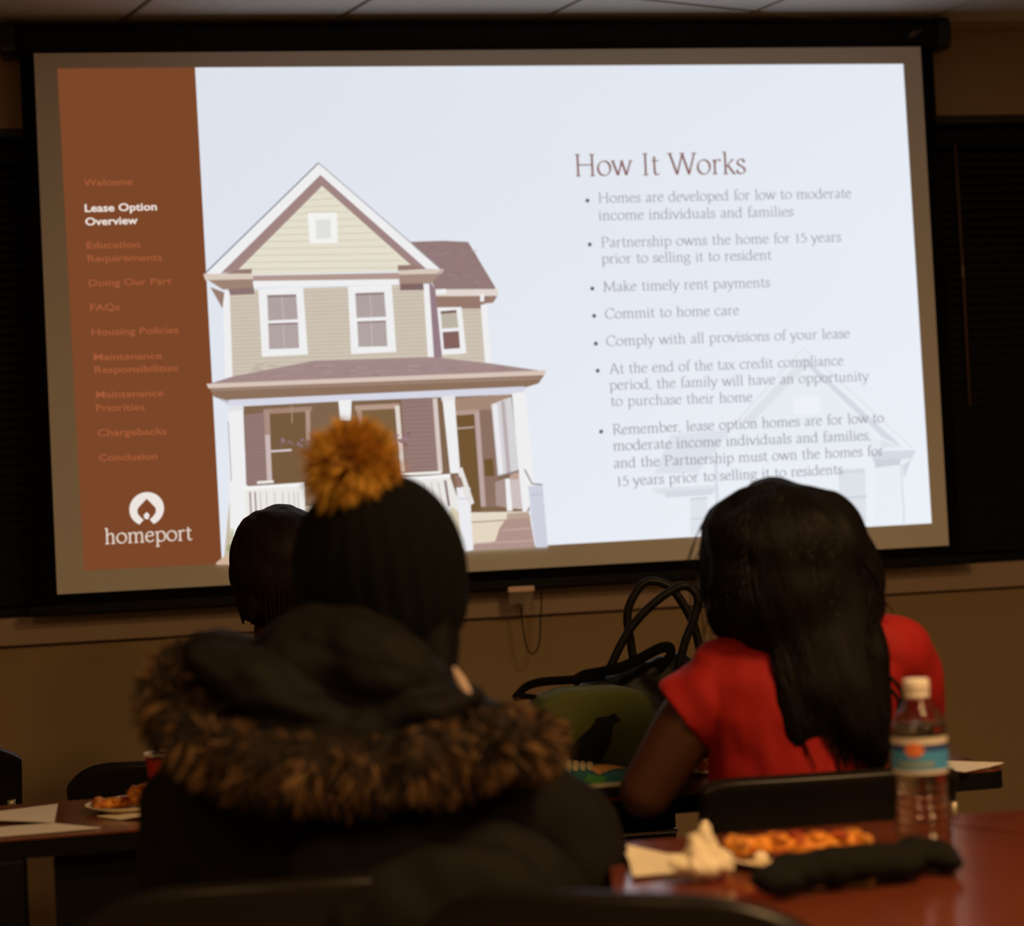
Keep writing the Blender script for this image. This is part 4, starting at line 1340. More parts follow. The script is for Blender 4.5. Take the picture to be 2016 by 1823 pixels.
for k in (-1, 1):
    h0 = hip + Vector((k * 0.085, 0, 0)); kn = h0 + Vector((k * 0.03, 0.40, 0))
    limb(bm, [h0, kn], [0.086, 0.066]); limb(bm, [kn, Vector((kn.x, kn.y - 0.02, 0.11))], [0.065, 0.047])
blob('trousers', bm, mat('dark_denim', (0.01, 0.011, 0.016), 0.8), wh, vox=0.009, smooth=3)
m_parka = mat('parka_cloth', (0.0058, 0.0044, 0.0032), 0.75, spec=0.2, noise_scale=14, noise_amt=0.25, bump=0.2, bump_scale=350)
bm = bmesh.new()
dn = Vector((0, 0, 1))
loft(bm, [(P(770, 1930, D3), 0.235, 0.155, sx), (P(770, 1800, D3), 0.235, 0.150, sx), (P(765, 1700, D3), 0.235, 0.150, sx), (P(755, 1600, D3), 0.245, 0.148, sx), (P(745, 1530, D3), 0.235, 0.135, sx), (P(740, 1460, D3), 0.18, 0.11, sx), (P(745, 1400, D3), 0.11, 0.09, sx)])
limb(bm, [P(458, 1530, D3), P(405, 1600, D3), P(390, 1720, D3 + 0.02)], [0.085, 0.080, 0.070])
limb(bm, [P(390, 1720, D3 + 0.02), P(430, 1740, D3 + 0.16), P(500, 1730, D3 + 0.26)], [0.070, 0.062, 0.05])
limb(bm, [P(995, 1562, D3), P(1090, 1650, D3), P(1150, 1800, D3 - 0.02)], [0.082, 0.080, 0.074])
limb(bm, [P(1150, 1800, D3 - 0.02), P(1130, 1790, D3 + 0.14), P(1060, 1740, D3 + 0.26)], [0.070, 0.062, 0.05])
# tail of the coat hanging over the back of the chair
ellip(bm, P(880, 1850, 2.14), (0.145, 0.045, 0.105))
ellip(bm, P(960, 1790, 2.20), (0.13, 0.065, 0.10))
ellip(bm, P(800, 1740, 2.22), (0.14, 0.06, 0.09))
parka = blob('parka', bm, m_parka, wh, vox=0.008, smooth=4, wrinkle=(0.016, 10.0, 0.6))
# hood lying on the shoulders
bm = bmesh.new()
def erot(tilt):
    return Matrix.Rotation(R(tilt), 3, FW)
ellip(bm, P(655, 1295, 2.29), (0.105, 0.085, 0.062), erot(2))
ellip(bm, P(760, 1318, 2.255), (0.095, 0.060, 0.050), erot(34))
ellip(bm, P(520, 1345, 2.225), (0.098, 0.050, 0.036), erot(26))
ellip(bm, P(600, 1392, 2.215), (0.10, 0.045, 0.024), erot(20))
ellip(bm, P(825, 1402, 2.235), (0.08, 0.055, 0.026), erot(-12))
ellip(bm, P(450, 1300, 2.30), (0.055, 0.07, 0.036), erot(10))
ellip(bm, P(690, 1430, 2.275), (0.19, 0.10, 0.045))
ellip(bm, P(690, 1470, 2.28), (0.21, 0.11, 0.05))
blob('hood', bm, m_parka, parka, vox=0.005, smooth=3, wrinkle=(0.009, 16.0, 1.3))
bm = bmesh.new()
limb(bm, path([(893, 1314, 2.24), (908, 1342, 2.23), (928, 1376, 2.22)]), [0.003, 0.0065, 0.004])
blob('pale_lining', bm, mat('pale_lining', (0.55, 0.42, 0.36), 0.8), parka, vox=0.003, smooth=2)
# fur ruff
fur_path = spline([P(*q) for q in ((470, 1315, 2.42), (405, 1305, 2.37), (348, 1335, 2.30), (338, 1400, 2.24), (400, 1462, 2.19), (500, 1495, 2.155), (620, 1512, 2.14), (740, 1508, 2.14), (860, 1488, 2.155), (960, 1462, 2.18), (1035, 1455, 2.23), (1050, 1458, 2.31), (1010, 1455, 2.39))], 10)
rad = [0.034] * len(fur_path)
bm = bmesh.new()
tube(bm, fur_path, [0.024 + 0.008 * math.sin(math.pi * i / (len(fur_path) - 1)) for i in range(len(fur_path))], 12)
ruff = obj('hood_ruff', bm, mat('ruff_base', (0.015, 0.008, 0.004), 0.9), parka, True)
m_fur = mat_attr('fur_strands', 0.75, sheen=0.1)
roots = []
NP = len(fur_path)
for i in range(15000):
    f_ = random.random() * (NP - 1.001)
    k = int(f_)
    c = fur_path[k].lerp(fur_path[k + 1], f_ - k)
    tan = (fur_path[k + 1] - fur_path[k]).normalized()
    a = random.random() * 2 * math.pi
    u1 = tan.orthogonal().normalized(); u2 = tan.cross(u1)
    nrm_ = u1 * math.cos(a) + u2 * math.sin(a)
    p = c + nrm_ * 0.026
    q = p * 40.0
    flow = Vector((noise.noise(q), noise.noise(q + Vector((31, 0, 0))), noise.noise(q + Vector((0, 57, 0)))))
    v = noise.noise(p * 60.0) + 0.8 * noise.noise(p * 150.0) + random.gauss(0, 0.12)
    if v > 0.22:
        c_ = Vector((0.26, 0.142, 0.055)) * random.uniform(0.6, 1.25)
    elif v > -0.12:
        c_ = Vector((0.075, 0.034, 0.013)) * random.uniform(0.6, 1.2)
    else:
        c_ = Vector((0.014, 0.009, 0.006)) * random.uniform(0.6, 1.4)
    L = random.uniform(0.014, 0.029)
    roots.append((p, (nrm_ + flow * 1.3 + Vector((0, 0, -0.25))).normalized(), L, c_, Vector((0, 0, -0.008)) + flow * 0.010))
fur = strands('ruff_fur', roots, m_fur, ruff, 0.0011)
fur['kind'] = 'stuff'
# knit hat with ribs
bm = bmesh.new()
hat_c = P(748, 1120, D3)
nr, ns = 96, 22
rings = []
tilt = Matrix.Rotation(R(-6), 3, 'Y') @ Matrix.Rotation(R(8), 3, 'X')
for j in range(ns + 1):
    v = j / ns
    ph_ = -0.60 + v * (math.pi / 2 + 0.60)
    row = []
    for i in range(nr):
        a = 2 * math.pi * i / nr
        rib = 1 + 0.018 * math.sin(a * 24) * math.cos(max(0, ph_) * 0.95)
        if v < 0.18:
            rib += 0.02
        cr = max(0.0005, math.cos(ph_) ** 0.9)
        q = Vector((0.1065 * cr * math.cos(a) * rib, 0.122 * cr * math.sin(a) * rib, 0.120 * math.sin(ph_) if ph_ > 0 else 0.150 * math.sin(ph_)))
        row.append(bm.verts.new(hat_c + tilt @ q))
    rings.append(row)
for A_, B_ in zip(rings, rings[1:]):
    for i in range(nr):
        bm.faces.new((A_[i], A_[(i + 1) % nr], B_[(i + 1) % nr], B_[i]))
bm.faces.new(rings[-1])
hat = obj('knit_hat', bm, mat('black_knit', (0.0022, 0.0025, 0.0022), 0.95, spec=0.2, bump=0.5, bump_scale=300), wh, True)
pc = P(692, 916, D3 - 0.05)
bm = bmesh.new()
ellip(bm, pc, 0.034)
pom = obj('pom_pom', bm, mat('pom_base', (0.20, 0.07, 0.012), 0.9), hat, True)
roots = []
for i in range(9000):
    d = Vector((random.gauss(0, 1), random.gauss(0, 1), random.gauss(0, 1))).normalized()
    fl_ = Vector((noise.noise(d * 3.1), noise.noise(d * 3.1 + Vector((9, 0, 0))), noise.noise(d * 3.1 + Vector((0, 17, 0)))))
    v = noise.noise(d * 2.6 + Vector((4, 4, 4))) + 0.5 * noise.noise(d * 7)
    c_ = (Vector((0.78, 0.46, 0.063)) if v > -0.2 else Vector((0.50, 0.24, 0.028))) * random.uniform(0.7, 1.25)
    roots.append((pc + d * 0.026, (d + fl_ * 0.7).normalized(), random.uniform(0.027, 0.042) * (1 + 0.25 * noise.noise(d * 4.0)), c_, fl_ * 0.010 + Vector((0, 0, -0.003))))
pf = strands('pom_fur', roots, m_fur, pom, 0.0010)
pf['kind'] = 'stuff'
bm = bmesh.new()
limb(bm, path([(850, 1200, 2.38), (872, 1265, 2.36), (888, 1340, 2.33)]), [0.03, 0.02, 0.012])
limb(bm, path([(840, 1180, 2.36), (860, 1290, 2.33), (880, 1370, 2.31)]), [0.03, 0.022, 0.010])
ellip(bm, P(762, 1235, 2.40), (0.092, 0.090, 0.075))
blob('hair', bm, mat('hair_dark', (0.004, 0.0028, 0.002), 0.7, spec=0.15), wh, vox=0.005, smooth=3, wrinkle=(0.004, 30, 0.2))

# ------------------------------------------------------------------ things on the tables
def sheet(name, pts, m, parent=None, th=0.0012, wave=0.0):
    """a thin sheet of paper from its outline (x, y, z points)"""
    bm = bmesh.new()
    up_ = [bm.verts.new(p) for p in pts]
    dn_ = [bm.verts.new(Vector(p) - Vector((0, 0, th))) for p in pts]
    n = len(pts)
    bm.faces.new(up_); bm.faces.new(dn_[::-1])
    for i in range(n):
        bm.faces.new((up_[i], dn_[i], dn_[(i + 1) % n], up_[(i + 1) % n]))
    bmesh.ops.recalc_face_normals(bm, faces=bm.faces)
    return obj(name, bm, m, parent)
def tpts(z, *pp):
    return [on_z(x, y, z + (k[0] if k else 0.0)) for x, y, *k in pp]
def rbox(bm, c, hx, hy, hz, rz=0.0, r=0.02):
    pts = round_poly([(-hx, -hy), (hx, -hy), (hx, hy), (-hx, hy)], r)
    ca, sa = math.cos(rz), math.sin(rz)
    prism(bm, [(c[0] + x * ca - y * sa, c[1] + x * sa + y * ca) for x, y in pts], c[2] - hz, c[2] + hz)

# ---- water bottle
bp = on_z(1822, 1682, TZ1)
bp.z = TZ1
bt = thing('water_bottle', 'clear plastic water bottle with a blue label and white cap', 'bottle', bp)
m_pet = mat('clear_plastic', (0.97, 0.97, 0.97), 0.04, trans=1.0, ior=1.38)
m_water = mat('water', (0.98, 0.98, 0.97), 0.02, trans=1.0, ior=1.33)
def body_r(z):
    ks = [(0.0, 0.026), (0.004, 0.0315), (0.012, 0.0335), (0.045, 0.0330), (0.075, 0.0300), (0.092, 0.0305), (0.100, 0.0322), (0.142, 0.0326), (0.152, 0.0322), (0.166, 0.0270), (0.182, 0.0165), (0.188, 0.0130), (0.200, 0.0125)]
    for (z0, r0), (z1, r1) in zip(ks, ks[1:]):
        if z0 <= z <= z1:
            t = (z - z0) / (z1 - z0)
            t = t * t * (3 - 2 * t)
            r = r0 + (r1 - r0) * t
            if 0.016 < z < 0.095:
                r += 0.0008 * math.sin(z * 2 * math.pi / 0.011)
            return r
    return 0.0125
zs = [0.0005 * 0 + i * 0.200 / 90 for i in range(91)]
bm = bmesh.new()
outer = [(body_r(z), z) for z in zs]
inner_ = [(max(0.004, r - 0.0006), max(0.0012, z)) for r, z in outer]
lathe(bm, outer + inner_[::-1], bp, 40, cap=False)
bmesh.ops.recalc_face_normals(bm, faces=bm.faces)
shell = obj('shell', bm, m_pet, bt, True)
bm = bmesh.new()
lathe(bm, [(max(0.004, body_r(z) - 0.0009), max(0.002, z)) for z in zs if z <= 0.158], bp, 40)
bmesh.ops.recalc_face_normals(bm, faces=bm.faces)
obj('water', bm, m_water, bt, True)
bm = bmesh.new()
lathe(bm, [(0.0145, 0.1875), (0.0152, 0.189), (0.0152, 0.1925), (0.0135, 0.1935)], bp, 28)
obj('neck_ring', bm, mat('cap_white', (0.80, 0.74, 0.66), 0.5), bt, True)
bm = bmesh.new()
lathe(bm, [(0.0148, 0.194), (0.0155, 0.196), (0.0155, 0.207), (0.0145, 0.2095), (0.006, 0.2098)], bp, 28)
obj('cap', bm, mat('cap_white', (0.80, 0.74, 0.66), 0.5), bt, True)
def band(name, z0, z1, m, parent, rr=0.0004, a0=0.0, a1=None):
    bm = bmesh.new()
    n = 6
    lathe(bm, [(body_r(z0 + (z1 - z0) * k / n) + rr, z0 + (z1 - z0) * k / n) for k in range(n + 1)], bp, 40 if a1 is None else 14, cap=False, a0=a0, a1=a1)
    return obj(name, bm, m, parent, True)
m_lw = mat('label_white', (0.72, 0.66, 0.56), 0.6)
lab = band('label', 0.0995, 0.142, m_lw, bt)
band('label_blue_field', 0.104, 0.1325, mat('label_blue', (0.06, 0.32, 0.66), 0.5, noise_scale=50, noise_amt=0.2), lab, 0.0007)
band('label_navy_stripe', 0.127, 0.1345, mat('label_navy', (0.02, 0.045, 0.20), 0.5), lab, 0.0009)
ac = math.atan2(CAM.y - bp.y, CAM.x - bp.x) - 0.18
bm = bmesh.new()
cen = []
zc_, rl = 0.1285, body_r(0.128) + 0.0014
ring = [bm.verts.new((bp.x + rl * math.cos(ac + 0.34 * math.cos(t)), bp.y + rl * math.sin(ac + 0.34 * math.cos(t)), bp.z + zc_ + 0.0085 * math.sin(t))) for t in [k * math.pi / 10 for k in range(20)]]
c0 = bm.verts.new((bp.x + (rl + 0.0003) * math.cos(ac), bp.y + (rl + 0.0003) * math.sin(ac), bp.z + zc_))
for i in range(20):
    bm.faces.new((c0, ring[i], ring[(i + 1) % 20]))
obj('label_emblem', bm, mat('label_orange', (0.75, 0.20, 0.06), 0.5), lab)
band('label_small_print', 0.108, 0.1145, mat('label_print', (0.25, 0.33, 0.30), 0.6), lab, 0.0010, ac - 0.7, ac + 0.7)

# ---- napkins, plate, pizza and cloth on the bottle table
tag(sheet('napkin', tpts(TZ1 + 0.004, (1222, 1660, 0.012), (1262, 1669, 0.004), (1312, 1680), (1362, 1681), (1420, 1670), (1482, 1657, 0.004), (1474, 1694), (1340, 1716), (1246, 1724, 0.002), (1238, 1692, 0.004)), m_napkin), 'flat pale paper napkin lying at the table edge beside the parka sleeve', 'napkin')
cp = on_z(1385, 1734, TZ1)
bm = bmesh.new()
ellip(bm, cp + Vector((0, 0, 0.012)), (0.034, 0.030, 0.014))
ellip(bm, cp + Vector((0.001, 0.002, 0.026)), (0.022, 0.020, 0.022))
ellip(bm, cp + Vector((0.004, 0.003, 0.044)), (0.010, 0.010, 0.014))
ellip(bm, cp + Vector((-0.024, 0, 0.014)), (0.016, 0.018, 0.012), Matrix.Rotation(R(25), 3, 'Y'))
ellip(bm, cp + Vector((0.024, -0.004, 0.016)), (0.015, 0.016, 0.012), Matrix.Rotation(R(-30), 3, 'Y'))
cn = blob('crumpled_napkin', bm, m_napkin, None, vox=0.0045, smooth=0, wrinkle=(0.0065, 55.0, 0.7))
for p_ in cn.data.polygons:
    p_.use_smooth = False
tag(cn, 'crumpled paper napkin standing in a ball beside the pizza plate', 'napkin')
zmin = min(v.co.z for v in cn.data.vertices)
cn.location.z = TZ1 + 0.0005 - zmin
pp = on_z(1570, 1698, TZ1)
bm = bmesh.new()
lathe(bm, [(0.001, 0.003), (0.058, 0.003), (0.066, 0.006), (0.084, 0.012), (0.086, 0.0115), (0.067, 0.0045), (0.058, 0.0005), (0.001, 0.0005)], (pp.x, pp.y, TZ1), 48, cap=False)
bmesh.ops.recalc_face_normals(bm, faces=bm.faces)
tag(obj('paper_plate', bm, m_napkin, None, True), 'white paper plate with pizza on the bottle table', 'plate')
m_cheese = mat('pizza_top', (0.78, 0.30, 0.028), 0.5, noise_scale=48, col2=(0.36, 0.055, 0.008), bump=0.9, bump_scale=120)
m_crust = mat('pizza_crust', (0.68, 0.30, 0.05), 0.7, noise_scale=45, col2=(0.40, 0.12, 0.02))
m_sauce = mat('pizza_sauce', (0.30, 0.035, 0.008), 0.4, noise_scale=60, noise_amt=0.5)
def pizza(label, c, L, W, rz, group='pizza slices', hgt=0.018):
    t = thing('pizza_slice', label, 'pizza', c, group)
    rot = Matrix.Rotation(rz, 3, 'Z')
    bm = bmesh.new()
    for k in range(5):
        u = k / 4
        ellip(bm, Vector(c) + rot @ Vector((-L / 2 + L * u, 0, hgt * 0.45)), (L * 0.17, W * (0.25 + 0.3 * u), hgt * 0.42), rot, 12)
    blob('base', bm, m_cheese, t, vox=0.003, smooth=1, wrinkle=(0.006, 85, 1))
    bm = bmesh.new()
    limb(bm, [Vector(c) + rot @ Vector((L / 2, y * W * 0.55, hgt * 0.62)) for y in (-1, -0.3, 0.4, 1)], [0.006, 0.008, 0.0075, 0.006])
    blob('crust', bm, m_crust, t, vox=0.003, smooth=1, wrinkle=(0.004, 80, 1))
    for k in range(5):
        bm = bmesh.new()
        q = Vector(c) + rot @ Vector((random.uniform(-0.3, 0.3) * L, random.uniform(-0.3, 0.3) * W, hgt * 0.86))
        ellip(bm, q, (0.010, 0.009, 0.004), None, 10)
        obj('topping', bm, m_sauce if k % 2 else m_cheese, t, True)
    return t
pz = Vector((0, 0, TZ1 + 0.008))
a_ = on_z(1532, 1685, TZ1 + 0.004); b_ = on_z(1634, 1680, TZ1 + 0.004)
pizza('thick orange pizza slice nearest the crumpled napkin on the plate', Vector((a_.x, a_.y, TZ1 + 0.006)), 0.092, 0.06, R(176), hgt=0.026)
pizza('smaller pizza slice at the bottle end of the same plate', Vector((b_.x, b_.y, TZ1 + 0.006)), 0.072, 0.055, R(8), hgt=0.024)
for k, (x, y, r, lab_) in enumerate(((1497, 1708, 0.009, 'small pale scrap under the front rim of the pizza plate'), (1692, 1668, 0.0075, 'tiny pale scrap at the tip of the pizza plate'))):
    q = on_z(x, y, TZ1)
    bm = bmesh.new()
    ellip(bm, Vector((q.x, q.y, TZ1 + r)), (r, r * 0.8, r))
    o = blob('paper_scrap', bm, m_napkin, None, vox=0.002, smooth=1, wrinkle=(0.002, 120, 1))
    o.location.z = TZ1 + 0.0005 - min(v.co.z for v in o.data.vertices)
    tag(o, lab_, 'scrap')
bm = bmesh.new()
for x, y, rx, rz_, k in ((1530, 1740, 0.026, 0.017, 0.014), (1580, 1728, 0.030, 0.022, 0.02), (1640, 1722, 0.034, 0.024, 0.022), (1700, 1716, 0.034, 0.023, 0.022), (1760, 1708, 0.032, 0.020, 0.020), (1800, 1690, 0.026, 0.019, 0.02), (1842, 1688, 0.020, 0.017, 0.018), (1862, 1694, 0.014, 0.013, 0.013)):
    q = on_z(x, y + 27, TZ1)
    ellip(bm, Vector((q.x, q.y, TZ1 + rz_ * 0.72)), (rx * 1.25, 0.034, rz_ * 0.95), Matrix.Rotation(R(10), 3, 'Z'), 16)
gl = blob('black_glove', bm, mat('glove_knit', (0.006, 0.0055, 0.004), 0.9, spec=0.2, bump=0.5, bump_scale=400), None, vox=0.004, smooth=6, wrinkle=(0.005, 24, 1))
gl.location.z = TZ1 + 0.0005 - min(v.co.z for v in gl.data.vertices)
tag(gl, 'crumpled black knit glove lying in front of the water bottle', 'glove')

# ---- things on the table of the person in red
gc = P(1168, 1455, 3.27)
gb = thing('green_bag', 'olive green bag with a black bird print standing on the narrow table', 'bag', (gc.x, gc.y, TZ2))
m_olive = mat('olive_canvas', (0.066, 0.080, 0.014), 0.85, noise_scale=18, noise_amt=0.15, bump=0.3, bump_scale=500)
YG = gc.y - 0.06
bm = bmesh.new()
out = [on_y(x, y, YG) for x, y in ((1030, 1560), (1036, 1470), (1050, 1410), (1075, 1378), (1120, 1362), (1180, 1358), (1235, 1358), (1270, 1365), (1286, 1385), (1294, 1425), (1300, 1480), (1306, 1560))]
prof2 = [Vector((q.x, 0, max(TZ2 + 0.002, q.z))) for q in out]
n2 = len(prof2)
lay = []
for dy, sc_ in ((0.0, 0.93), (0.003, 0.97), (0.014, 1.0), (0.05, 1.02), (0.10, 1.0), (0.112, 0.93)):
    cxm = sum(p.x for p in prof2) / n2
    lay.append([bm.verts.new((cxm + (p.x - cxm) * sc_, YG + dy + (0.012 if sc_ == 0.985 and False else 0), TZ2 + 0.001 + (p.z - TZ2) * (sc_ if sc_ < 1 else 1))) for p in prof2])
for A_, B_ in zip(lay, lay[1:]):
    for i in range(n2):
        bm.faces.new((A_[i], A_[(i + 1) % n2], B_[(i + 1) % n2], B_[i]))
bm.faces.new(lay[0][::-1]); bm.faces.new(lay[-1])
bmesh.ops.recalc_face_normals(bm, faces=bm.faces)
body_ = obj('bag_body', bm, m_olive, gb)
modmesh(body_, ('BEVEL', dict(width=0.004, segments=2, limit_method='ANGLE')))
bm = bmesh.new()
bird = [(315, 790), (360, 720), (440, 640), (510, 580), (550, 530), (570, 480), (600, 465), (700, 455), (735, 430), (775, 435), (780, 460), (815, 485), (770, 505), (740, 530), (730, 600), (720, 680), (690, 760), (640, 850), (612, 905), (330, 895), (315, 860)]
bq = [on_y(1060 + x / 5.064, 1320 + y / 5.064, YG) for x, y in bird]
A_ = [bm.verts.new((q.x, YG - 0.0035, q.z)) for q in bq]
B_ = [bm.verts.new((q.x, YG + 0.014, q.z)) for q in bq]
bm.faces.new(A_)
for i in range(len(A_)):
    bm.faces.new((A_[i], A_[(i + 1) % len(A_)], B_[(i + 1) % len(A_)], B_[i]))
bmesh.ops.recalc_face_normals(bm, faces=bm.faces)
obj('bird_print', bm, mat('bird_black', (0.004, 0.004, 0.003), 0.9), gb)
hbp = P(1245, 1420, 3.44)
hb = thing('black_handbag', 'black handbag with two tall looped handles behind the green bag', 'handbag', (hbp.x, hbp.y, TZ2))
m_leather = mat('black_leather', (0.003, 0.0028, 0.0025), 0.55, spec=0.3, bump=0.2, bump_scale=150)
bm = bmesh.new()
YH = 3.40
lo_, hi_ = P(1140, 1380, YH), P(1335, 1290, YH)
for u in range(7):
    t = u / 6
    q = P(1150 + 185 * t, 1352 - 62 * t, YH)
    capsule(bm, Vector((q.x, q.y, TZ2 + 0.042)), 0.040, Vector((q.x, q.y, q.z - 0.02)), 0.028)
blob('handbag_body', bm, m_leather, hb, vox=0.006, smooth=4, wrinkle=(0.006, 18, 1))
H1 = [(1200, 1316), (1204, 1308), (1220, 1274), (1243, 1235), (1279, 1195), (1315, 1167), (1346, 1153), (1366, 1163), (1374, 1183), (1366, 1219), (1350, 1259), (1340, 1298), (1338, 1312)]
H2 = [(1252, 1312), (1247, 1298), (1241, 1259), (1235, 1219), (1241, 1187), (1263, 1152), (1287, 1144), (1319, 1156), (1346, 1191), (1366, 1231), (1376, 1270), (1380, 1300)]
for H_, d in ((H1, 3.37), (H2, 3.43)):
    tubeobj('handle', spline([P(x, y, d) for x, y in H_], 5), 0.0078, m_leather, hb, 10)
tubeobj('shoulder_strap', spline([P(x, y, d) for x, y, d in ((1127, 1345, 3.33), (1150, 1330, 3.33), (1190, 1322, 3.32), (1228, 1312, 3.33), (1265, 1294, 3.34), (1300, 1276, 3.35), (1320, 1276, 3.36), (1318, 1292, 3.36), (1296, 1318, 3.36))], 5), 0.0095, mat('strap_web', (0.0018, 0.0018, 0.0018), 0.9, spec=0.1), hb, 8, flat=0.25)
tubeobj('strap', spline([P(x, y, d) for x, y, d in ((1012, 1376, 3.25), (1036, 1352, 3.27), (1070, 1342, 3.30), (1130, 1338, 3.32), (1190, 1330, 3.33))], 5), 0.0075, mat('strap_web', (0.0018, 0.0018, 0.0018), 0.9), gb, 8, flat=0.25)
tubeobj('strap', spline([P(x, y, d) for x, y, d in ((1012, 1376, 3.25), (1035, 1371, 3.26), (1065, 1376, 3.28), (1090, 1385, 3.29))], 5), 0.005, mat('strap_web', (0.0018, 0.0018, 0.0018), 0.9), gb, 8, flat=0.4)

# snack pouch leaning on the green bag
cs = [P(1100, 1572, 3.03), P(1258, 1556, 3.05), P(1262, 1512, 3.13), P(1098, 1494, 3.15)]
def pouch(u, v, lift=0.0):
    p = cs[0].lerp(cs[1], u).lerp(cs[3].lerp(cs[2], u), v)
    nrm_ = (cs[1] - cs[0]).cross(cs[3] - cs[0]).normalized()
    bul = max(0.0, 1 - (2 * u - 1) ** 4) * max(0.0, 1 - (2 * v - 1) ** 2)
    return p + nrm_ * (0.013 * bul + lift + 0.0022 * noise.noise(Vector((u * 7, v * 7, 3))))
snack = thing('snack_bag', 'teal green snack bag with yellow print lying in front of the green bag', 'snack bag', (cs[0].x, cs[0].y, TZ2))
def patch(name, f_, nu, nv, m, parent, solid=None):
    bm = bmesh.new()
    gr = [[bm.verts.new(f_(i / nu, j / nv)) for i in range(nu + 1)] for j in range(nv + 1)]
    for j in range(nv):
        for i in range(nu):
            bm.faces.new((gr[j][i], gr[j][i + 1], gr[j + 1][i + 1], gr[j + 1][i]))
    o = obj(name, bm, m, parent, True)
    if solid:
        modmesh(o, ('SOLIDIFY', dict(thickness=solid, offset=-1)))
    return o
patch('pouch', pouch, 20, 12, mat('foil_teal', (0.005, 0.11, 0.075), 0.35, noise_scale=15, noise_amt=0.5), snack, 0.006)
def blotch(name, pts, m):
    bm = bmesh.new()
    cu, cv_ = sum(p[0] for p in pts) / len(pts), sum(p[1] for p in pts) / len(pts)
    c0 = bm.verts.new(pouch(cu, cv_, 0.0016))
    r1 = [bm.verts.new(pouch(u, v, 0.0014)) for u, v in pts]
    for i in range(len(r1)):
        bm.faces.new((c0, r1[i], r1[(i + 1) % len(r1)]))
    return obj(name, bm, m, snack)
m_yel = mat('foil_yellow', (0.65, 0.30, 0.02), 0.4)
m_cre = mat('foil_cream', (0.60, 0.50, 0.28), 0.4)
blotch('yellow_print', [(0.42, 0.50), (0.50, 0.40), (0.62, 0.50), (0.70, 0.62), (0.84, 0.70), (0.68, 0.76), (0.60, 0.84), (0.50, 0.76), (0.40, 0.66)], m_yel)
for k in range(4):
    u0 = 0.10 + 0.085 * k
    blotch('cream_letter', [(u0, 0.55), (u0 + 0.05, 0.50), (u0 + 0.07, 0.72), (u0 + 0.06, 0.93), (u0 + 0.01, 0.95), (u0 - 0.01, 0.75)], m_cre)
blotch('green_print', [(0.30, 0.22), (0.55, 0.18), (0.60, 0.32), (0.36, 0.42)], mat('foil_green', (0.05, 0.22, 0.03), 0.4))
nb = P(1202, 1553, 3.005)
nt_ = thing('notebook', 'small black notebook with a pale page edge beside the snack bag', 'notebook', (nb.x, nb.y, TZ2))
bm = bmesh.new()
rbox(bm, (nb.x + 0.012, yf + 0.045, TZ2 + 0.009), 0.05, 0.035, 0.008, R(4), 0.004)
obj('cover', bm, mat('notebook_black', (0.006, 0.006, 0.006), 0.5), nt_)
bm = bmesh.new()
rbox(bm, (nb.x + 0.012, yf + 0.045, TZ2 + 0.019), 0.049, 0.034, 0.0018, R(4), 0.004)
obj('pages', bm, mat('page_edge', (0.42, 0.38, 0.22), 0.7), nt_)
q = on_z(1378, 1530, TZ2)
bm = bmesh.new()
lathe(bm, [(0.001, 0.003), (0.05, 0.003), (0.07, 0.010), (0.072, 0.0095), (0.051, 0.0005), (0.001, 0.0005)], (q.x + 0.03, q.y + 0.06, TZ2), 40, cap=False)
bmesh.ops.recalc_face_normals(bm, faces=bm.faces)
tag(obj('paper_plate', bm, m_napkin, None, True), 'small paper plate beside the elbow of the person in red', 'plate')
pizza('pizza piece on the plate beside the elbow of the person in red', Vector((q.x + 0.012, q.y + 0.04, TZ2 + 0.006)), 0.05, 0.05, R(90), hgt=0.03)
tag(sheet('paper_sheet', tpts(TZ2 + 0.003, (1850, 1497, 0.004), (1976, 1501, 0.006), (1948, 1509), (1898, 1519), (1850, 1514)), m_paper), 'white sheet of paper at the end of the table behind the water bottle', 'paper')

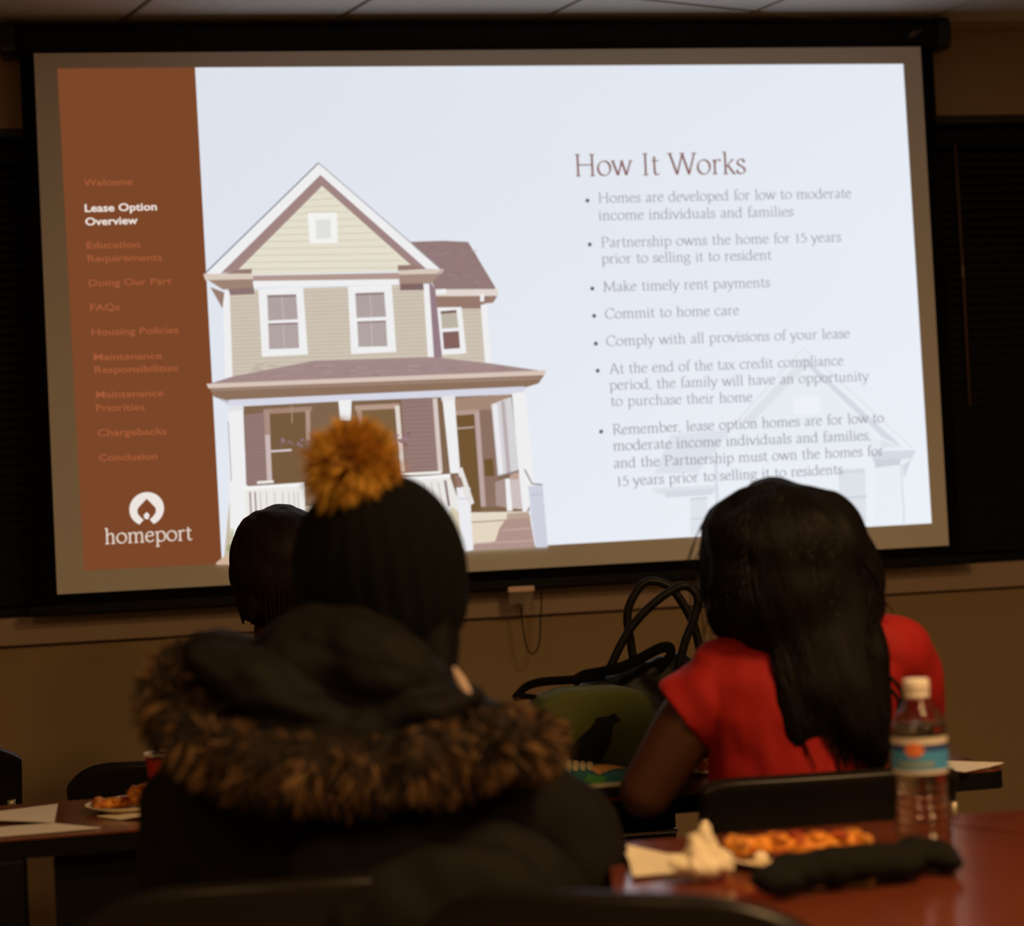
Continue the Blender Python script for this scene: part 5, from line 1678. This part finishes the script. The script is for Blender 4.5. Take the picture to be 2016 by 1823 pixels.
# ---- things on the table at the picture edge
tag(sheet('paper_sheet', tpts(TZ2, (-80, 1606, 0.006), (20, 1594, 0.006), (114, 1582, 0.005), (107, 1619, 0.005), (40, 1616, 0.005), (-80, 1612, 0.006)), m_paper), 'white sheet of paper lying further back on the papers table', 'paper')
tag(sheet('paper_sheet', tpts(TZ2, (-80, 1636, 0.003), (20, 1626, 0.003), (105, 1620, 0.003), (198, 1629, 0.003), (110, 1637, 0.003), (0, 1646, 0.003), (-80, 1652, 0.003)), m_paper), 'white sheet of paper at the front edge of the papers table', 'paper')
q = on_z(250, 1594, TZ2)
bm = bmesh.new()
lathe(bm, [(0.001, 0.003), (0.058, 0.003), (0.068, 0.006), (0.086, 0.013), (0.088, 0.0125), (0.069, 0.0045), (0.058, 0.0005), (0.001, 0.0005)], (q.x + 0.02, q.y, TZ2), 48, cap=False)
bmesh.ops.recalc_face_normals(bm, faces=bm.faces)
tag(obj('paper_plate', bm, m_napkin, None, True), 'paper plate with pizza on the papers table', 'plate')
pizza('flat pizza piece at the front of the plate on the papers table', Vector((q.x - 0.015, q.y, TZ2 + 0.005)), 0.06, 0.05, R(180), hgt=0.016)
pizza('raised pizza piece on the plate beside the parka sleeve', Vector((q.x + 0.04, q.y + 0.005, TZ2 + 0.008)), 0.06, 0.05, R(20), hgt=0.034)
tag(sheet('napkin', tpts(TZ2, (190, 1606, 0.002), (235, 1613, 0.002), (290, 1604, 0.008), (330, 1608, 0.004), (330, 1597, 0.003), (230, 1600, 0.002)), m_napkin), 'pale napkin half under the plate on the papers table', 'napkin')
cpx = P(333, 1560, 3.12)
cup = thing('red_cup', 'red plastic cup with a white rim behind the parka sleeve', 'cup', (cpx.x, cpx.y, TZ2))
bm = bmesh.new()
lathe(bm, [(0.001, 0.002), (0.026, 0.0), (0.036, 0.094), (0.035, 0.094), (0.025, 0.004), (0.001, 0.004)], (cpx.x, cpx.y, TZ2), 32, cap=False)
bmesh.ops.recalc_face_normals(bm, faces=bm.faces)
obj('cup_body', bm, mat('red_plastic', (0.30, 0.012, 0.008), 0.35), cup, True)
bm = bmesh.new()
tube(bm, [(cpx.x + 0.0365 * math.cos(t), cpx.y + 0.0365 * math.sin(t), TZ2 + 0.0955) for t in [k * math.pi / 16 for k in range(32)]], 0.003, 6, closed=True)
obj('rim', bm, mat('cup_rim', (0.75, 0.70, 0.64), 0.4), cup, True)
